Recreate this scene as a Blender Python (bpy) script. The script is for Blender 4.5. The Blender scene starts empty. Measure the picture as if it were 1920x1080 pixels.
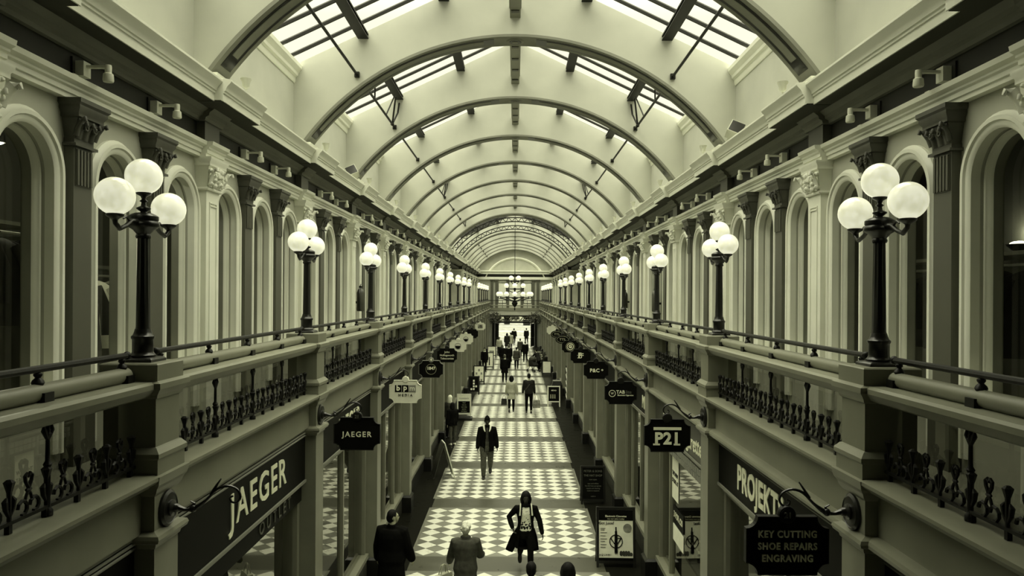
import bpy, bmesh, math, random
from mathutils import Vector, Matrix
PI = math.pi
R = random.Random(7)
SC = bpy.context.scene
COL = SC.collection

# ------------------------------------------------------------------ camera, light, exposure
CAM = (0.03, 0.0, 5.4)
cam_d = bpy.data.cameras.new('camera')
cam_d.sensor_width = 36.0
cam_d.lens = 36.0 * 1410 / 1920
cam_d.shift_x = -6 / 1920
cam_d.shift_y = 15 / 1920
cam_d.clip_end = 600
cam_d.clip_start = 0.05
cam = bpy.data.objects.new('camera', cam_d)
cam.matrix_world = Matrix.Translation(CAM) @ Matrix.Rotation(PI / 2, 4, 'X') @ Matrix.Rotation(0.006, 4, 'Z')
COL.objects.link(cam)
SC.camera = cam

world = bpy.data.worlds.new('overcast_sky')
SC.world = world
world.use_nodes = True
wn = world.node_tree.nodes
bg = wn['Background']
# overcast sky: dull towards the horizon, bright overhead
_tc = wn.new('ShaderNodeTexCoord'); _sp = wn.new('ShaderNodeSeparateXYZ'); _cr = wn.new('ShaderNodeValToRGB')
world.node_tree.links.new(_tc.outputs['Generated'], _sp.inputs[0])
world.node_tree.links.new(_sp.outputs['Z'], _cr.inputs['Fac'])
_cr.color_ramp.elements[0].position = 0.34; _cr.color_ramp.elements[0].color = (0.098, 0.0965, 0.074, 1)
_cr.color_ramp.elements[1].position = 0.95; _cr.color_ramp.elements[1].color = (1.0, 0.99, 0.76, 1)
world.node_tree.links.new(_cr.outputs['Color'], bg.inputs['Color'])
bg.inputs['Strength'].default_value = 10.0

vs = SC.view_settings
vs.view_transform = 'Standard'
vs.look = 'None'
vs.gamma = 1.0
vs.exposure = 0.0
vs.use_curve_mapping = False

# ------------------------------------------------------------------ materials
def tint(g, b=0.80):
    return (g * 0.985, g, g * b, 1)

def material(name, g, rough=0.6, b=0.80, var=0.12, scale=6.0, bump=0.0, metal=0.0, spec=0.5, coat=0.0, stretch=None):
    m = bpy.data.materials.new(name)
    m.use_nodes = True
    nt = m.node_tree
    p = nt.nodes['Principled BSDF']
    p.inputs['Roughness'].default_value = rough
    p.inputs['Metallic'].default_value = metal
    p.inputs['Specular IOR Level'].default_value = spec
    p.inputs['Coat Weight'].default_value = coat
    tc = nt.nodes.new('ShaderNodeTexCoord')
    no = nt.nodes.new('ShaderNodeTexNoise')
    no.inputs['Scale'].default_value = scale
    no.inputs['Detail'].default_value = 5
    if stretch:
        mp = nt.nodes.new('ShaderNodeMapping')
        mp.inputs['Scale'].default_value = stretch
        nt.links.new(tc.outputs['Object'], mp.inputs['Vector'])
        nt.links.new(mp.outputs['Vector'], no.inputs['Vector'])
    else:
        nt.links.new(tc.outputs['Object'], no.inputs['Vector'])
    cr = nt.nodes.new('ShaderNodeValToRGB')
    cr.color_ramp.elements[0].position = 0.3
    cr.color_ramp.elements[1].position = 0.7
    cr.color_ramp.elements[0].color = tint(g * (1 - var), b)
    cr.color_ramp.elements[1].color = tint(min(0.95, g * (1 + var)), b)
    nt.links.new(no.outputs['Fac'], cr.inputs['Fac'])
    nt.links.new(cr.outputs['Color'], p.inputs['Base Color'])
    if bump:
        bp = nt.nodes.new('ShaderNodeBump')
        bp.inputs['Strength'].default_value = bump
        bp.inputs['Distance'].default_value = 0.01
        nt.links.new(no.outputs['Fac'], bp.inputs['Height'])
        nt.links.new(bp.outputs['Normal'], p.inputs['Normal'])
    return m

M = {}
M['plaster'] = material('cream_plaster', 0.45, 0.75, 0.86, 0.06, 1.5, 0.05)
M['cream'] = material('cream_paint', 0.78, 0.45, 0.86, 0.05, 2.0)
M['stone'] = material('buff_wall_paint', 0.43, 0.6, 0.82, 0.08, 2.0)
M['dado'] = material('dado_paint', 0.2, 0.4, 0.78, 0.12, 2.0)
M['green'] = material('sage_paint', 0.20, 0.38, 0.74, 0.08, 2.5)
M['green_dark'] = material('deep_sage_paint', 0.085, 0.45, 0.74, 0.08, 2.5)
M['capital_dark'] = material('bronze_green_paint', 0.06, 0.4, 0.74, 0.2, 8)
M['frieze'] = material('dark_frieze_paint', 0.022, 0.55, 0.74, 0.1, 2.0, spec=0.25)
M['bed'] = material('dark_bed_mould', 0.15, 0.6, 0.78, 0.08, 2.0)  # bed moulding, darker than the cream corona
M['cornice_soffit'] = material('dark_cornice_soffit', 0.05, 0.7, 0.74, 0.1, 2.0, spec=0.2)  # dark tone for the underside of the corona
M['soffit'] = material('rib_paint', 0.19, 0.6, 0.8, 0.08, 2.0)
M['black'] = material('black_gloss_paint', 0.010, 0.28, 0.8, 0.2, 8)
M['iron'] = material('cast_iron', 0.007, 0.45, 0.74, 0.3, 20, 0.15, spec=0.25)
M['steel'] = material('dark_roof_steel', 0.010, 0.5, 0.74, 0.2, 6, spec=0.2)
M['sign'] = material('black_sign_paint', 0.004, 0.5, 0.74, 0.2, 6, spec=0.06)
M['fascia'] = material('dark_fascia_paint', 0.006, 0.5, 0.74, 0.15, 3, spec=0.06)
M['fascia_grey'] = material('grey_fascia_paint', 0.05, 0.4, 0.74, 0.1, 3)
M['gold'] = material('pale_lettering', 0.78, 0.45, 0.74, 0.04, 6)
M['gold_dim'] = material('gilt_lettering', 0.34, 0.45, 0.66, 0.1, 8)
M['grey_letter'] = material('faded_lettering', 0.09, 0.5, 0.74, 0.1, 8)
M['cream_sign'] = material('cream_sign_paint', 0.62, 0.5, 0.8, 0.05, 5)
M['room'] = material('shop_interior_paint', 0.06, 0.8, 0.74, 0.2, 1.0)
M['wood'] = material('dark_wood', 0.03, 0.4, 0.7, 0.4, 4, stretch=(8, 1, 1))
M['white_fix'] = material('white_fitting_paint', 0.7, 0.4, 0.82, 0.05, 6)
M['skin'] = material('light_skin', 0.40, 0.5, 0.66, 0.08, 8)
M['skin_dark'] = material('dark_skin', 0.03, 0.45, 0.66, 0.1, 8)
M['cloth_black'] = material('black_cloth', 0.004, 0.9, 0.8, 0.3, 20, 0.2, spec=0.05)
M['cloth_dark'] = material('charcoal_cloth', 0.014, 0.85, 0.75, 0.3, 20, 0.2, spec=0.2)
M['cloth_mid'] = material('drab_cloth', 0.042, 0.8, 0.74, 0.3, 14, 0.3, spec=0.2)
M['cloth_pale'] = material('pale_cloth', 0.36, 0.8, 0.76, 0.12, 12, 0.3, spec=0.2)
M['cloth_white'] = material('white_cloth', 0.7, 0.8, 0.8, 0.08, 12, 0.2, spec=0.2)
M['denim'] = material('worn_denim', 0.07, 0.85, 0.74, 0.35, 16, 0.2, spec=0.2)
M['hair_black'] = material('black_hair', 0.005, 0.75, 0.8, 0.4, 60, 0.3, spec=0.15)
M['hair_white'] = material('white_hair', 0.62, 0.6, 0.82, 0.2, 60, 0.4)
M['hair_grey'] = material('fair_hair', 0.07, 0.6, 0.7, 0.3, 60, 0.4)
M['shoe'] = material('black_leather', 0.010, 0.35, 0.8, 0.3, 20)
M['leaf'] = material('dark_foliage', 0.03, 0.6, 0.5, 0.5, 6)
M['paper'] = material('printed_paper', 0.8, 0.6, 0.8, 0.06, 8)
M['paper_grey'] = material('grey_print', 0.2, 0.6, 0.8, 0.5, 9)
M['pave'] = material('pale_paving', 0.10, 0.7, 0.84, 0.35, 1.2, stretch=(1.5, .25, 1))
M['facade'] = material('pale_facade', 0.6, 0.7, 0.84, 0.1, 0.4)
M['bottle'] = material('bottle_glass_dark', 0.02, 0.2, 0.7, 0.3, 10)

def knit_material():
    m = bpy.data.materials.new('dotted_knit_top'); m.use_nodes = True
    nt = m.node_tree; p = nt.nodes['Principled BSDF']; p.inputs['Roughness'].default_value = 0.85
    tc = nt.nodes.new('ShaderNodeTexCoord'); vo = nt.nodes.new('ShaderNodeTexVoronoi'); vo.inputs['Scale'].default_value = 26
    nt.links.new(tc.outputs['Object'], vo.inputs['Vector'])
    sep = nt.nodes.new('ShaderNodeSeparateXYZ'); nt.links.new(tc.outputs['Object'], sep.inputs['Vector'])
    # dots are small above, crowded below: threshold falls with height
    mr = nt.nodes.new('ShaderNodeMapRange')
    mr.inputs['From Min'].default_value = 0.98; mr.inputs['From Max'].default_value = 1.14
    mr.inputs['To Min'].default_value = 0.52; mr.inputs['To Max'].default_value = 0.2
    nt.links.new(sep.outputs['Z'], mr.inputs['Value'])
    lt = nt.nodes.new('ShaderNodeMath'); lt.operation = 'LESS_THAN'
    nt.links.new(vo.outputs['Distance'], lt.inputs[0]); nt.links.new(mr.outputs['Result'], lt.inputs[1])
    mx = nt.nodes.new('ShaderNodeMix'); mx.data_type = 'RGBA'
    mx.inputs['A'].default_value = tint(0.72); mx.inputs['B'].default_value = tint(0.02)
    nt.links.new(lt.outputs[0], mx.inputs['Factor']); nt.links.new(mx.outputs['Result'], p.inputs['Base Color'])
    return m
M['knit'] = knit_material()

def globe_material():
    m = bpy.data.materials.new('opal_globe_glass'); m.use_nodes = True
    nt = m.node_tree; p = nt.nodes['Principled BSDF']
    p.inputs['Base Color'].default_value = (0.55, 0.55, 0.44, 1)
    p.inputs['Roughness'].default_value = 0.15
    tc = nt.nodes.new('ShaderNodeTexCoord'); no = nt.nodes.new('ShaderNodeTexNoise')
    no.inputs['Scale'].default_value = 11; no.inputs['Detail'].default_value = 6
    nt.links.new(tc.outputs['Object'], no.inputs['Vector'])
    cr = nt.nodes.new('ShaderNodeValToRGB')
    cr.color_ramp.elements[0].position = 0.35; cr.color_ramp.elements[0].color = (0.72, 0.72, 0.50, 1)
    cr.color_ramp.elements[1].position = 0.6; cr.color_ramp.elements[1].color = (0.95, 0.95, 0.70, 1)
    nt.links.new(no.outputs['Fac'], cr.inputs['Fac'])
    nt.links.new(cr.outputs['Color'], p.inputs['Emission Color'])
    p.inputs['Emission Strength'].default_value = 0.76
    return m
M['globe'] = globe_material()

def lit_material(name, s):
    m = bpy.data.materials.new(name); m.use_nodes = True
    p = m.node_tree.nodes['Principled BSDF']
    p.inputs['Emission Color'].default_value = (1, 1, 0.76, 1)
    p.inputs['Emission Strength'].default_value = s
    return m
M['lit'] = lit_material('lit_lamp_face', 1.6)

def roof_glass():
    m = bpy.data.materials.new('roof_glass'); m.use_nodes = True
    nt = m.node_tree
    for n in list(nt.nodes): nt.nodes.remove(n)
    out = nt.nodes.new('ShaderNodeOutputMaterial')
    tr = nt.nodes.new('ShaderNodeBsdfTransparent'); tr.inputs['Color'].default_value = (0.9, 0.9, 0.88, 1)
    tl = nt.nodes.new('ShaderNodeBsdfTranslucent'); tl.inputs['Color'].default_value = (0.85, 0.85, 0.8, 1)
    mx = nt.nodes.new('ShaderNodeMixShader'); mx.inputs['Fac'].default_value = 0.06
    nt.links.new(tr.outputs[0], mx.inputs[1]); nt.links.new(tl.outputs[0], mx.inputs[2])
    nt.links.new(mx.outputs[0], out.inputs['Surface'])
    return m
M['roof_glass'] = roof_glass()

def shop_glass(name, ior, dim):
    m = bpy.data.materials.new(name); m.use_nodes = True
    nt = m.node_tree
    for n in list(nt.nodes): nt.nodes.remove(n)
    out = nt.nodes.new('ShaderNodeOutputMaterial')
    tr = nt.nodes.new('ShaderNodeBsdfTransparent'); tr.inputs['Color'].default_value = (dim, dim, dim * 0.95, 1)
    gl = nt.nodes.new('ShaderNodeBsdfGlossy'); gl.inputs['Roughness'].default_value = 0.0
    gl.inputs['Color'].default_value = (0.95, 0.95, 0.9, 1)
    fr = nt.nodes.new('ShaderNodeFresnel')
    ge = nt.nodes.new('ShaderNodeNewGeometry'); im = nt.nodes.new('ShaderNodeMix')
    im.inputs['A'].default_value = ior; im.inputs['B'].default_value = 1 / ior      # same reflectance from either side of the pane
    nt.links.new(ge.outputs['Backfacing'], im.inputs['Factor']); nt.links.new(im.outputs['Result'], fr.inputs['IOR'])
    mx = nt.nodes.new('ShaderNodeMixShader')
    nt.links.new(fr.outputs[0], mx.inputs['Fac'])
    nt.links.new(tr.outputs[0], mx.inputs[1]); nt.links.new(gl.outputs[0], mx.inputs[2])
    nt.links.new(mx.outputs[0], out.inputs['Surface'])
    return m
M['shop_glass'] = shop_glass('plate_glass', 2.3, 0.7)
M['guard_glass'] = shop_glass('guard_glass', 1.9, 0.35)
M['window_glass'] = shop_glass('window_glass', 1.45, 0.85)

TILE = 0.435
PANEL_X0, PANEL_Y0, PANEL_L, PITCH = -0.11, 15.62, 8 * TILE, 4.42
def floor_material():
    m = bpy.data.materials.new('encaustic_floor_tiles'); m.use_nodes = True
    nt = m.node_tree; p = nt.nodes['Principled BSDF']
    N = nt.nodes.new; L = nt.links.new
    tc = N('ShaderNodeTexCoord'); sep = N('ShaderNodeSeparateXYZ'); L(tc.outputs['Object'], sep.inputs[0])
    def math_(op, a, b=None, c=None):
        n = N('ShaderNodeMath'); n.operation = op
        for k, v in enumerate((a, b, c)):
            if v is None: continue
            if isinstance(v, (int, float)): n.inputs[k].default_value = v
            else: L(v, n.inputs[k])
        return n.outputs[0]
    x = math_('SUBTRACT', sep.outputs['X'], PANEL_X0 - 4.5 * TILE)
    y = math_('SUBTRACT', sep.outputs['Y'], PANEL_Y0 - 20 * PITCH)
    ym = math_('MODULO', y, PITCH)
    u = math_('DIVIDE', x, TILE); v = math_('DIVIDE', ym, TILE)
    fu = math_('FRACT', u); fv = math_('FRACT', v)
    du = math_('ABSOLUTE', math_('SUBTRACT', fu, 0.5)); dv = math_('ABSOLUTE', math_('SUBTRACT', fv, 0.5))
    d = math_('ADD', du, dv)
    white = math_('LESS_THAN', d, 0.485)
    grout = math_('LESS_THAN', math_('ABSOLUTE', math_('SUBTRACT', d, 0.5)), 0.018)
    inx = math_('MULTIPLY', math_('GREATER_THAN', u, 0.0), math_('LESS_THAN', u, 9.0))
    iny = math_('LESS_THAN', v, 8.0)
    inside = math_('MULTIPLY', inx, iny)
    # border strip round the panel
    bx = math_('MULTIPLY', math_('GREATER_THAN', u, -0.12), math_('LESS_THAN', u, 9.12))
    by = math_('MAXIMUM', math_('LESS_THAN', v, 8.12), math_('GREATER_THAN', v, PITCH / TILE - 0.12))
    border = math_('MULTIPLY', bx, by)
    # per tile tone
    wn_ = N('ShaderNodeTexWhiteNoise'); wn_.noise_dimensions = '2D'
    cb = N('ShaderNodeCombineXYZ')
    L(math_('FLOOR', math_('ADD', u, 0.5)), cb.inputs[0]); L(math_('FLOOR', math_('ADD', math_('DIVIDE', y, TILE), 0.5)), cb.inputs[1])
    L(cb.outputs[0], wn_.inputs['Vector'])
    no = N('ShaderNodeTexNoise'); no.inputs['Scale'].default_value = 3; no.inputs['Detail'].default_value = 6
    L(tc.outputs['Object'], no.inputs['Vector'])
    def mix(fac, a, b):
        n = N('ShaderNodeMix'); n.data_type = 'RGBA'
        L(fac, n.inputs['Factor'])
        for k, c in (('A', a), ('B', b)):
            if isinstance(c, tuple): n.inputs[k].default_value = c
            else: L(c, n.inputs[k])
        return n.outputs['Result']
    grey = mix(wn_.outputs['Value'], tint(0.10), tint(0.19))
    wh = mix(no.outputs['Fac'], tint(0.60, 0.84), tint(0.70, 0.86))
    # cross bands of brown stone between panels, black stone along the sides
    band = mix(no.outputs['Fac'], tint(0.045, 0.7), tint(0.075, 0.7))
    side = mix(no.outputs['Fac'], tint(0.004, 0.7), tint(0.010, 0.7))
    base = mix(inx, side, band)
    base = mix(border, base, tint(0.15))
    tile = mix(white, grey, wh)
    tile = mix(grout, tile, tint(0.2))
    col = mix(inside, base, tile)
    L(col, p.inputs['Base Color'])
    rr = N('ShaderNodeMapRange'); rr.inputs['To Min'].default_value = 0.2; rr.inputs['To Max'].default_value = 0.42
    sm = N('ShaderNodeMapRange'); sm.inputs['To Min'].default_value = 0.025; sm.inputs['To Max'].default_value = 0.35
    L(inx, sm.inputs['Value']); L(sm.outputs['Result'], p.inputs['Specular IOR Level'])
    L(no.outputs['Fac'], rr.inputs['Value']); L(rr.outputs['Result'], p.inputs['Roughness'])
    return m
M['floor'] = floor_material()

# ------------------------------------------------------------------ mesh builder
def curve(pts, k=4):
    """Catmull-Rom points through pts; works on tuples of any length"""
    out = []
    for i in range(len(pts) - 1):
        p0, p1, p2, p3 = pts[max(i - 1, 0)], pts[i], pts[i + 1], pts[min(i + 2, len(pts) - 1)]
        for j in range(k):
            t = j / k
            out.append(tuple(.5 * (2 * b + (c - a) * t + (2 * a - 5 * b + 4 * c - d) * t * t + (3 * b - a - 3 * c + d) * t ** 3) for a, b, c, d in zip(p0, p1, p2, p3)))
    return out + [tuple(pts[-1])]
class MB:
    def __init__(s):
        s.v = []; s.f = []; s.mi = []; s.cur = 0
    def add(s, vs_, fs):
        o = len(s.v)
        s.v += [tuple(p) for p in vs_]
        for f in fs:
            s.f.append(tuple(i + o for i in f)); s.mi.append(s.cur)
        return s
    def box(s, x0, x1, y0, y1, z0, z1):
        return s.add([(x0, y0, z0), (x1, y0, z0), (x1, y1, z0), (x0, y1, z0), (x0, y0, z1), (x1, y0, z1), (x1, y1, z1), (x0, y1, z1)],
                     [(0, 3, 2, 1), (4, 5, 6, 7), (0, 1, 5, 4), (1, 2, 6, 5), (2, 3, 7, 6), (3, 0, 4, 7)])
    def cbox(s, c, d):
        return s.box(c[0] - d[0] / 2, c[0] + d[0] / 2, c[1] - d[1] / 2, c[1] + d[1] / 2, c[2] - d[2] / 2, c[2] + d[2] / 2)
    def loft(s, rings, cap=True, closed=True):
        n = len(rings[0]); vs_ = [p for r in rings for p in r]; fs = []
        for k in range(len(rings) - 1):
            for i in range(n if closed else n - 1):
                j = (i + 1) % n
                fs.append((k * n + i, k * n + j, (k + 1) * n + j, (k + 1) * n + i))
        if cap:
            fs.append(tuple(range(n - 1, -1, -1))); fs.append(tuple((len(rings) - 1) * n + i for i in range(n)))
        return s.add(vs_, fs)
    def prism(s, poly, axis, a0, a1):
        def P(p, a):
            return (p[0], a, p[1]) if axis == 'y' else (a, p[0], p[1]) if axis == 'x' else (p[0], p[1], a)
        return s.loft([[P(p, a0) for p in poly], [P(p, a1) for p in poly]])
    def rect_stack(s, layers, cap=True):
        """layers: (x0,x1,y0,y1,z)"""
        return s.loft([[(a, c, z), (b, c, z), (b, d, z), (a, d, z)] for a, b, c, d, z in layers], cap)
    def lathe(s, prof, c=(0, 0, 0), n=16, axis='z', cap=True):
        rings = []
        for r, h in prof:
            ring = []
            for i in range(n):
                a = 2 * PI * i / n; p, q = r * math.cos(a), r * math.sin(a)
                ring.append((c[0] + p, c[1] + q, c[2] + h) if axis == 'z' else (c[0] + h, c[1] + p, c[2] + q) if axis == 'x' else (c[0] + p, c[1] + h, c[2] + q))
            rings.append(ring)
        return s.loft(rings, cap)
    def ball(s, c, r, nu=14, nv=8):
        if isinstance(r, (int, float)): r = (r, r, r)
        rings = []
        for k in range(nv + 1):
            t = PI * (0.02 + 0.96 * k / nv)
            rings.append([(c[0] + r[0] * math.sin(t) * math.cos(2 * PI * i / nu), c[1] + r[1] * math.sin(t) * math.sin(2 * PI * i / nu), c[2] - r[2] * math.cos(t)) for i in range(nu)])
        return s.loft(rings)
    def tube(s, pts, rad, n=8, ref=(0, -1, 0), round_=False):
        """rad: number, list of numbers or list of (side, depth) pairs; ref is the depth direction"""
        pts = [Vector(p) for p in pts]
        if isinstance(rad, (int, float)): rad = [rad] * len(pts)
        rad = [(r, r) if isinstance(r, (int, float)) else r for r in rad]
        if round_:
            d0 = (pts[0] - pts[1]).normalized(); d1 = (pts[-1] - pts[-2]).normalized()
            e0 = min(rad[0]) ; e1 = min(rad[-1])
            pts = [pts[0] + d0 * e0 * 0.95, pts[0] + d0 * e0 * 0.6] + pts + [pts[-1] + d1 * e1 * 0.6, pts[-1] + d1 * e1 * 0.95]
            rad = [(rad[0][0] * .3, rad[0][1] * .3), (rad[0][0] * .78, rad[0][1] * .78)] + rad + [(rad[-1][0] * .78, rad[-1][1] * .78), (rad[-1][0] * .3, rad[-1][1] * .3)]
        rings = []; ref = Vector(ref)
        for k, p in enumerate(pts):
            d = (pts[min(k + 1, len(pts) - 1)] - pts[max(k - 1, 0)]).normalized()
            side = d.cross(ref)
            if side.length < 0.15: side = d.cross(Vector((1, 0, 0)) if abs(d.x) < .8 else Vector((0, 0, 1)))
            side.normalize(); up = side.cross(d)
            rings.append([tuple(p + side * (rad[k][0] * math.cos(2 * PI * i / n)) + up * (rad[k][1] * math.sin(2 * PI * i / n))) for i in range(n)])
        return s.loft(rings)
    def sweep(s, prof, frames, plane):
        """frames: (o1,o2,n1,n2); prof: (r, depth). plane 'yz' -> depth is x, 'xz' -> depth is y"""
        rings = []
        for o1, o2, n1, n2 in frames:
            rings.append([(d, o1 + r * n1, o2 + r * n2) if plane == 'yz' else (o1 + r * n1, d, o2 + r * n2) for r, d in prof])
        return s.loft(rings)
    def mesh(s, name, mats, smooth=None):
        me = bpy.data.meshes.new(name)
        me.from_pydata(s.v, [], s.f)
        for m in (mats if isinstance(mats, (list, tuple)) else [mats]): me.materials.append(M[m] if isinstance(m, str) else m)
        if any(s.mi): me.polygons.foreach_set('material_index', s.mi)
        bm = bmesh.new(); bm.from_mesh(me)
        bmesh.ops.recalc_face_normals(bm, faces=bm.faces[:])
        bm.to_mesh(me); bm.free()
        if smooth:
            me.polygons.foreach_set('use_smooth', [True] * len(me.polygons))
            me.set_sharp_from_angle(angle=math.radians(smooth))
        me.update()
        return me

def link(name, me, parent=None, loc=(0, 0, 0), rz=0.0, sx=1, kind=None):
    o = bpy.data.objects.new(name, me)
    COL.objects.link(o)
    o.location = loc
    if isinstance(rz, tuple): o.rotation_euler = rz
    elif rz: o.rotation_euler = (0, 0, rz)
    if sx != 1: o.scale = (sx, 1, 1) if not isinstance(sx, tuple) else sx
    if parent: o.parent = parent
    if kind: o['kind'] = kind
    return o
def struct(name, me, loc=(0, 0, 0), sx=1, rz=0.0, parent=None):
    return link(name, me, parent, loc, rz, sx, 'structure' if parent is None else None)
def tag(o, label, cat, group=None):
    o['label'] = label; o['category'] = cat
    if group: o['group'] = group
    return o
def thing(name, label, cat, loc=(0, 0, 0), rz=0.0, group=None, me=None):
    o = link(name, me, None, loc, rz)
    return tag(o, label, cat, group)
ORD = 'first second third fourth fifth sixth seventh eighth ninth tenth eleventh twelfth thirteenth fourteenth fifteenth sixteenth seventeenth eighteenth'.split()
def nth(i, n):
    return 'nearest' if i == 0 else 'farthest' if i == n - 1 else ORD[i] + ' nearest'

_tc = {}
def text_mesh(body, size, mat, extrude=0.004, bold=0.0, spacing=1.0, sxx=1.0, align='CENTER', line=1.0):
    key = (body, size, mat, extrude, bold, spacing, sxx, align)
    if key in _tc: return _tc[key]
    cu = bpy.data.curves.new('lettering', 'FONT')
    cu.body = body; cu.size = size; cu.extrude = extrude; cu.offset = bold
    cu.space_character = spacing; cu.align_x = align; cu.align_y = 'CENTER'; cu.space_line = line
    cu.resolution_u = 3
    ob = bpy.data.objects.new('lettering', cu); COL.objects.link(ob)
    bpy.context.view_layer.update()
    me = bpy.data.meshes.new_from_object(ob.evaluated_get(bpy.context.evaluated_depsgraph_get()))
    bpy.data.objects.remove(ob); bpy.data.curves.remove(cu)
    if sxx != 1.0: me.transform(Matrix.Diagonal((sxx, 1, 1, 1)))
    me.materials.clear(); me.materials.append(M[mat]); me.name = 'lettering'
    _tc[key] = me
    return me
FACE_CAM = (PI / 2, 0, 0)
ON_LEFT = (PI / 2, 0, PI / 2)
ON_RIGHT = (PI / 2, 0, -PI / 2)
# ------------------------------------------------------------------ setting: dimensions
BAY = 4.42
Y0 = 5.63
NEAR = [Y0 + BAY * i for i in range(-1, 10)]           # bay lines before the crossing
FAR = [57.8 + BAY * j for j in range(0, 6)]            # bay lines beyond the crossing
SPANS = NEAR[:-1] + FAR[:-1]
CROSS = (NEAR[-1], FAR[0])
YEND = FAR[-1] + 0.3
SIDES = ((1, 'right'), (-1, 'left'))
ARCS = [PI - PI * k / 20 for k in range(21)]

def arch_frames(z0, zs):
    fr = [(0, z0, -1, 0), (0, zs, -1, 0)]
    fr += [(0, zs, math.cos(a), math.sin(a)) for a in ARCS[1:-1]]
    return fr + [(0, zs, 1, 0), (0, z0, 1, 0)]

# floor, street
fl = MB().add([(-2.95, -6, 0), (2.95, -6, 0), (2.95, YEND + .3, 0), (-2.95, YEND + .3, 0)], [(0, 1, 2, 3)])
struct('floor', fl.mesh('floor', 'floor'))
struct('floor_street', MB().box(-60, 60, YEND + .3, 260, -0.1, -0.004).mesh('street', 'pave'))
for sx, side in SIDES:
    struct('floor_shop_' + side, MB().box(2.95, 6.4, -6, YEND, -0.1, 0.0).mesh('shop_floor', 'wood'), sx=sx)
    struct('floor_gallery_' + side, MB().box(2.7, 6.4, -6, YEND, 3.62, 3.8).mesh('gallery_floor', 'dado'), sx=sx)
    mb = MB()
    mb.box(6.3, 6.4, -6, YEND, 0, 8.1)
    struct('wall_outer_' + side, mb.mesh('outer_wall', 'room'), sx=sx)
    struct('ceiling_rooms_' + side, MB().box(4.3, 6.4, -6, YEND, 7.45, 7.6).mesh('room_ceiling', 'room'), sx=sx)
    struct('ceiling_flat_' + side, MB().box(4.3, 6.4, -6, YEND, 8.1, 8.2).mesh('flat_roof', 'plaster'), sx=sx)

# ------------------------------------------------------------------ upper wall bay
SPR = 6.46; SILL = 4.5; RO = 0.39
def wall_bay():
    mb = MB(); X, XB = 4.15, 4.40; T = 7.2
    for q in (1, 3, 5):
        c = BAY * q / 6; h = BAY / 6
        def quad(y0, y1, z0, z1): mb.add([(X, y0, z0), (X, y1, z0), (X, y1, z1), (X, y0, z1)], [(0, 1, 2, 3)])
        quad(c - h, c - RO, 3.8, T); quad(c + RO, c + h, 3.8, T); quad(c - RO, c + RO, 3.8, SILL)
        pts = [(c - RO, SILL)] + [(c + RO * math.cos(a), SPR + RO * math.sin(a)) for a in ARCS] + [(c + RO, SILL)]
        for k in range(len(pts) - 1):
            (a, b), (a2, b2) = pts[k], pts[k + 1]
            mb.add([(X, a, b), (X, a2, b2), (XB, a2, b2), (XB, a, b)], [(0, 1, 2, 3)])
            if abs(a - a2) > 1e-6: mb.add([(X, a, b), (X, a2, b2), (X, a2, T), (X, a, T)], [(0, 1, 2, 3)])
        mb.add([(X, c - RO, SILL), (X, c + RO, SILL), (XB, c + RO, SILL), (XB, c - RO, SILL)], [(0, 1, 2, 3)])
        # back of the wall around the opening
        mb.add([(XB, c - h, 3.8), (XB, c - RO, 3.8), (XB, c - RO, T), (XB, c - h, T)], [(0, 1, 2, 3)])
        mb.add([(XB, c + RO, 3.8), (XB, c + h, 3.8), (XB, c + h, T), (XB, c + RO, T)], [(0, 1, 2, 3)])
    return mb.mesh('wall_bay', 'stone', 30)
ME_WALL = wall_bay()
ME_ARCHIVOLT = MB().sweep([(.385, 4.2), (.385, 4.115), (.41, 4.095), (.44, 4.095), (.452, 4.075), (.488, 4.075), (.505, 4.105), (.528, 4.12), (.528, 4.2)],
                          arch_frames(3.95, SPR), 'yz').mesh('archivolt', 'cream', 40)
_in = MB().sweep([(.395, 4.25), (.382, 4.228), (.368, 4.236), (.364, 4.262), (.356, 4.27), (.352, 4.30), (.395, 4.31)],
                      arch_frames(SILL, SPR), 'yz')
_in.cur = 1; _in.sweep([(.395, 4.30), (.354, 4.30), (.354, 4.395), (.395, 4.395)], arch_frames(SILL, SPR), 'yz')
ME_INNER = _in.mesh('window_frame', ['cream', 'dado'], 40)
_p = [(-.36, SILL + .01)] + [(.36 * math.cos(a), SPR + .36 * math.sin(a)) for a in ARCS] + [(.36, SILL + .01)]
ME_PANE = MB().add([(4.385, a, b) for a, b in _p], [tuple(range(len(_p)))]).mesh('pane', 'window_glass')
ME_SILL = MB().box(4.07, 4.38, -.39, .39, SILL - .05, SILL + .005).mesh('window_sill', 'cream')

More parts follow.
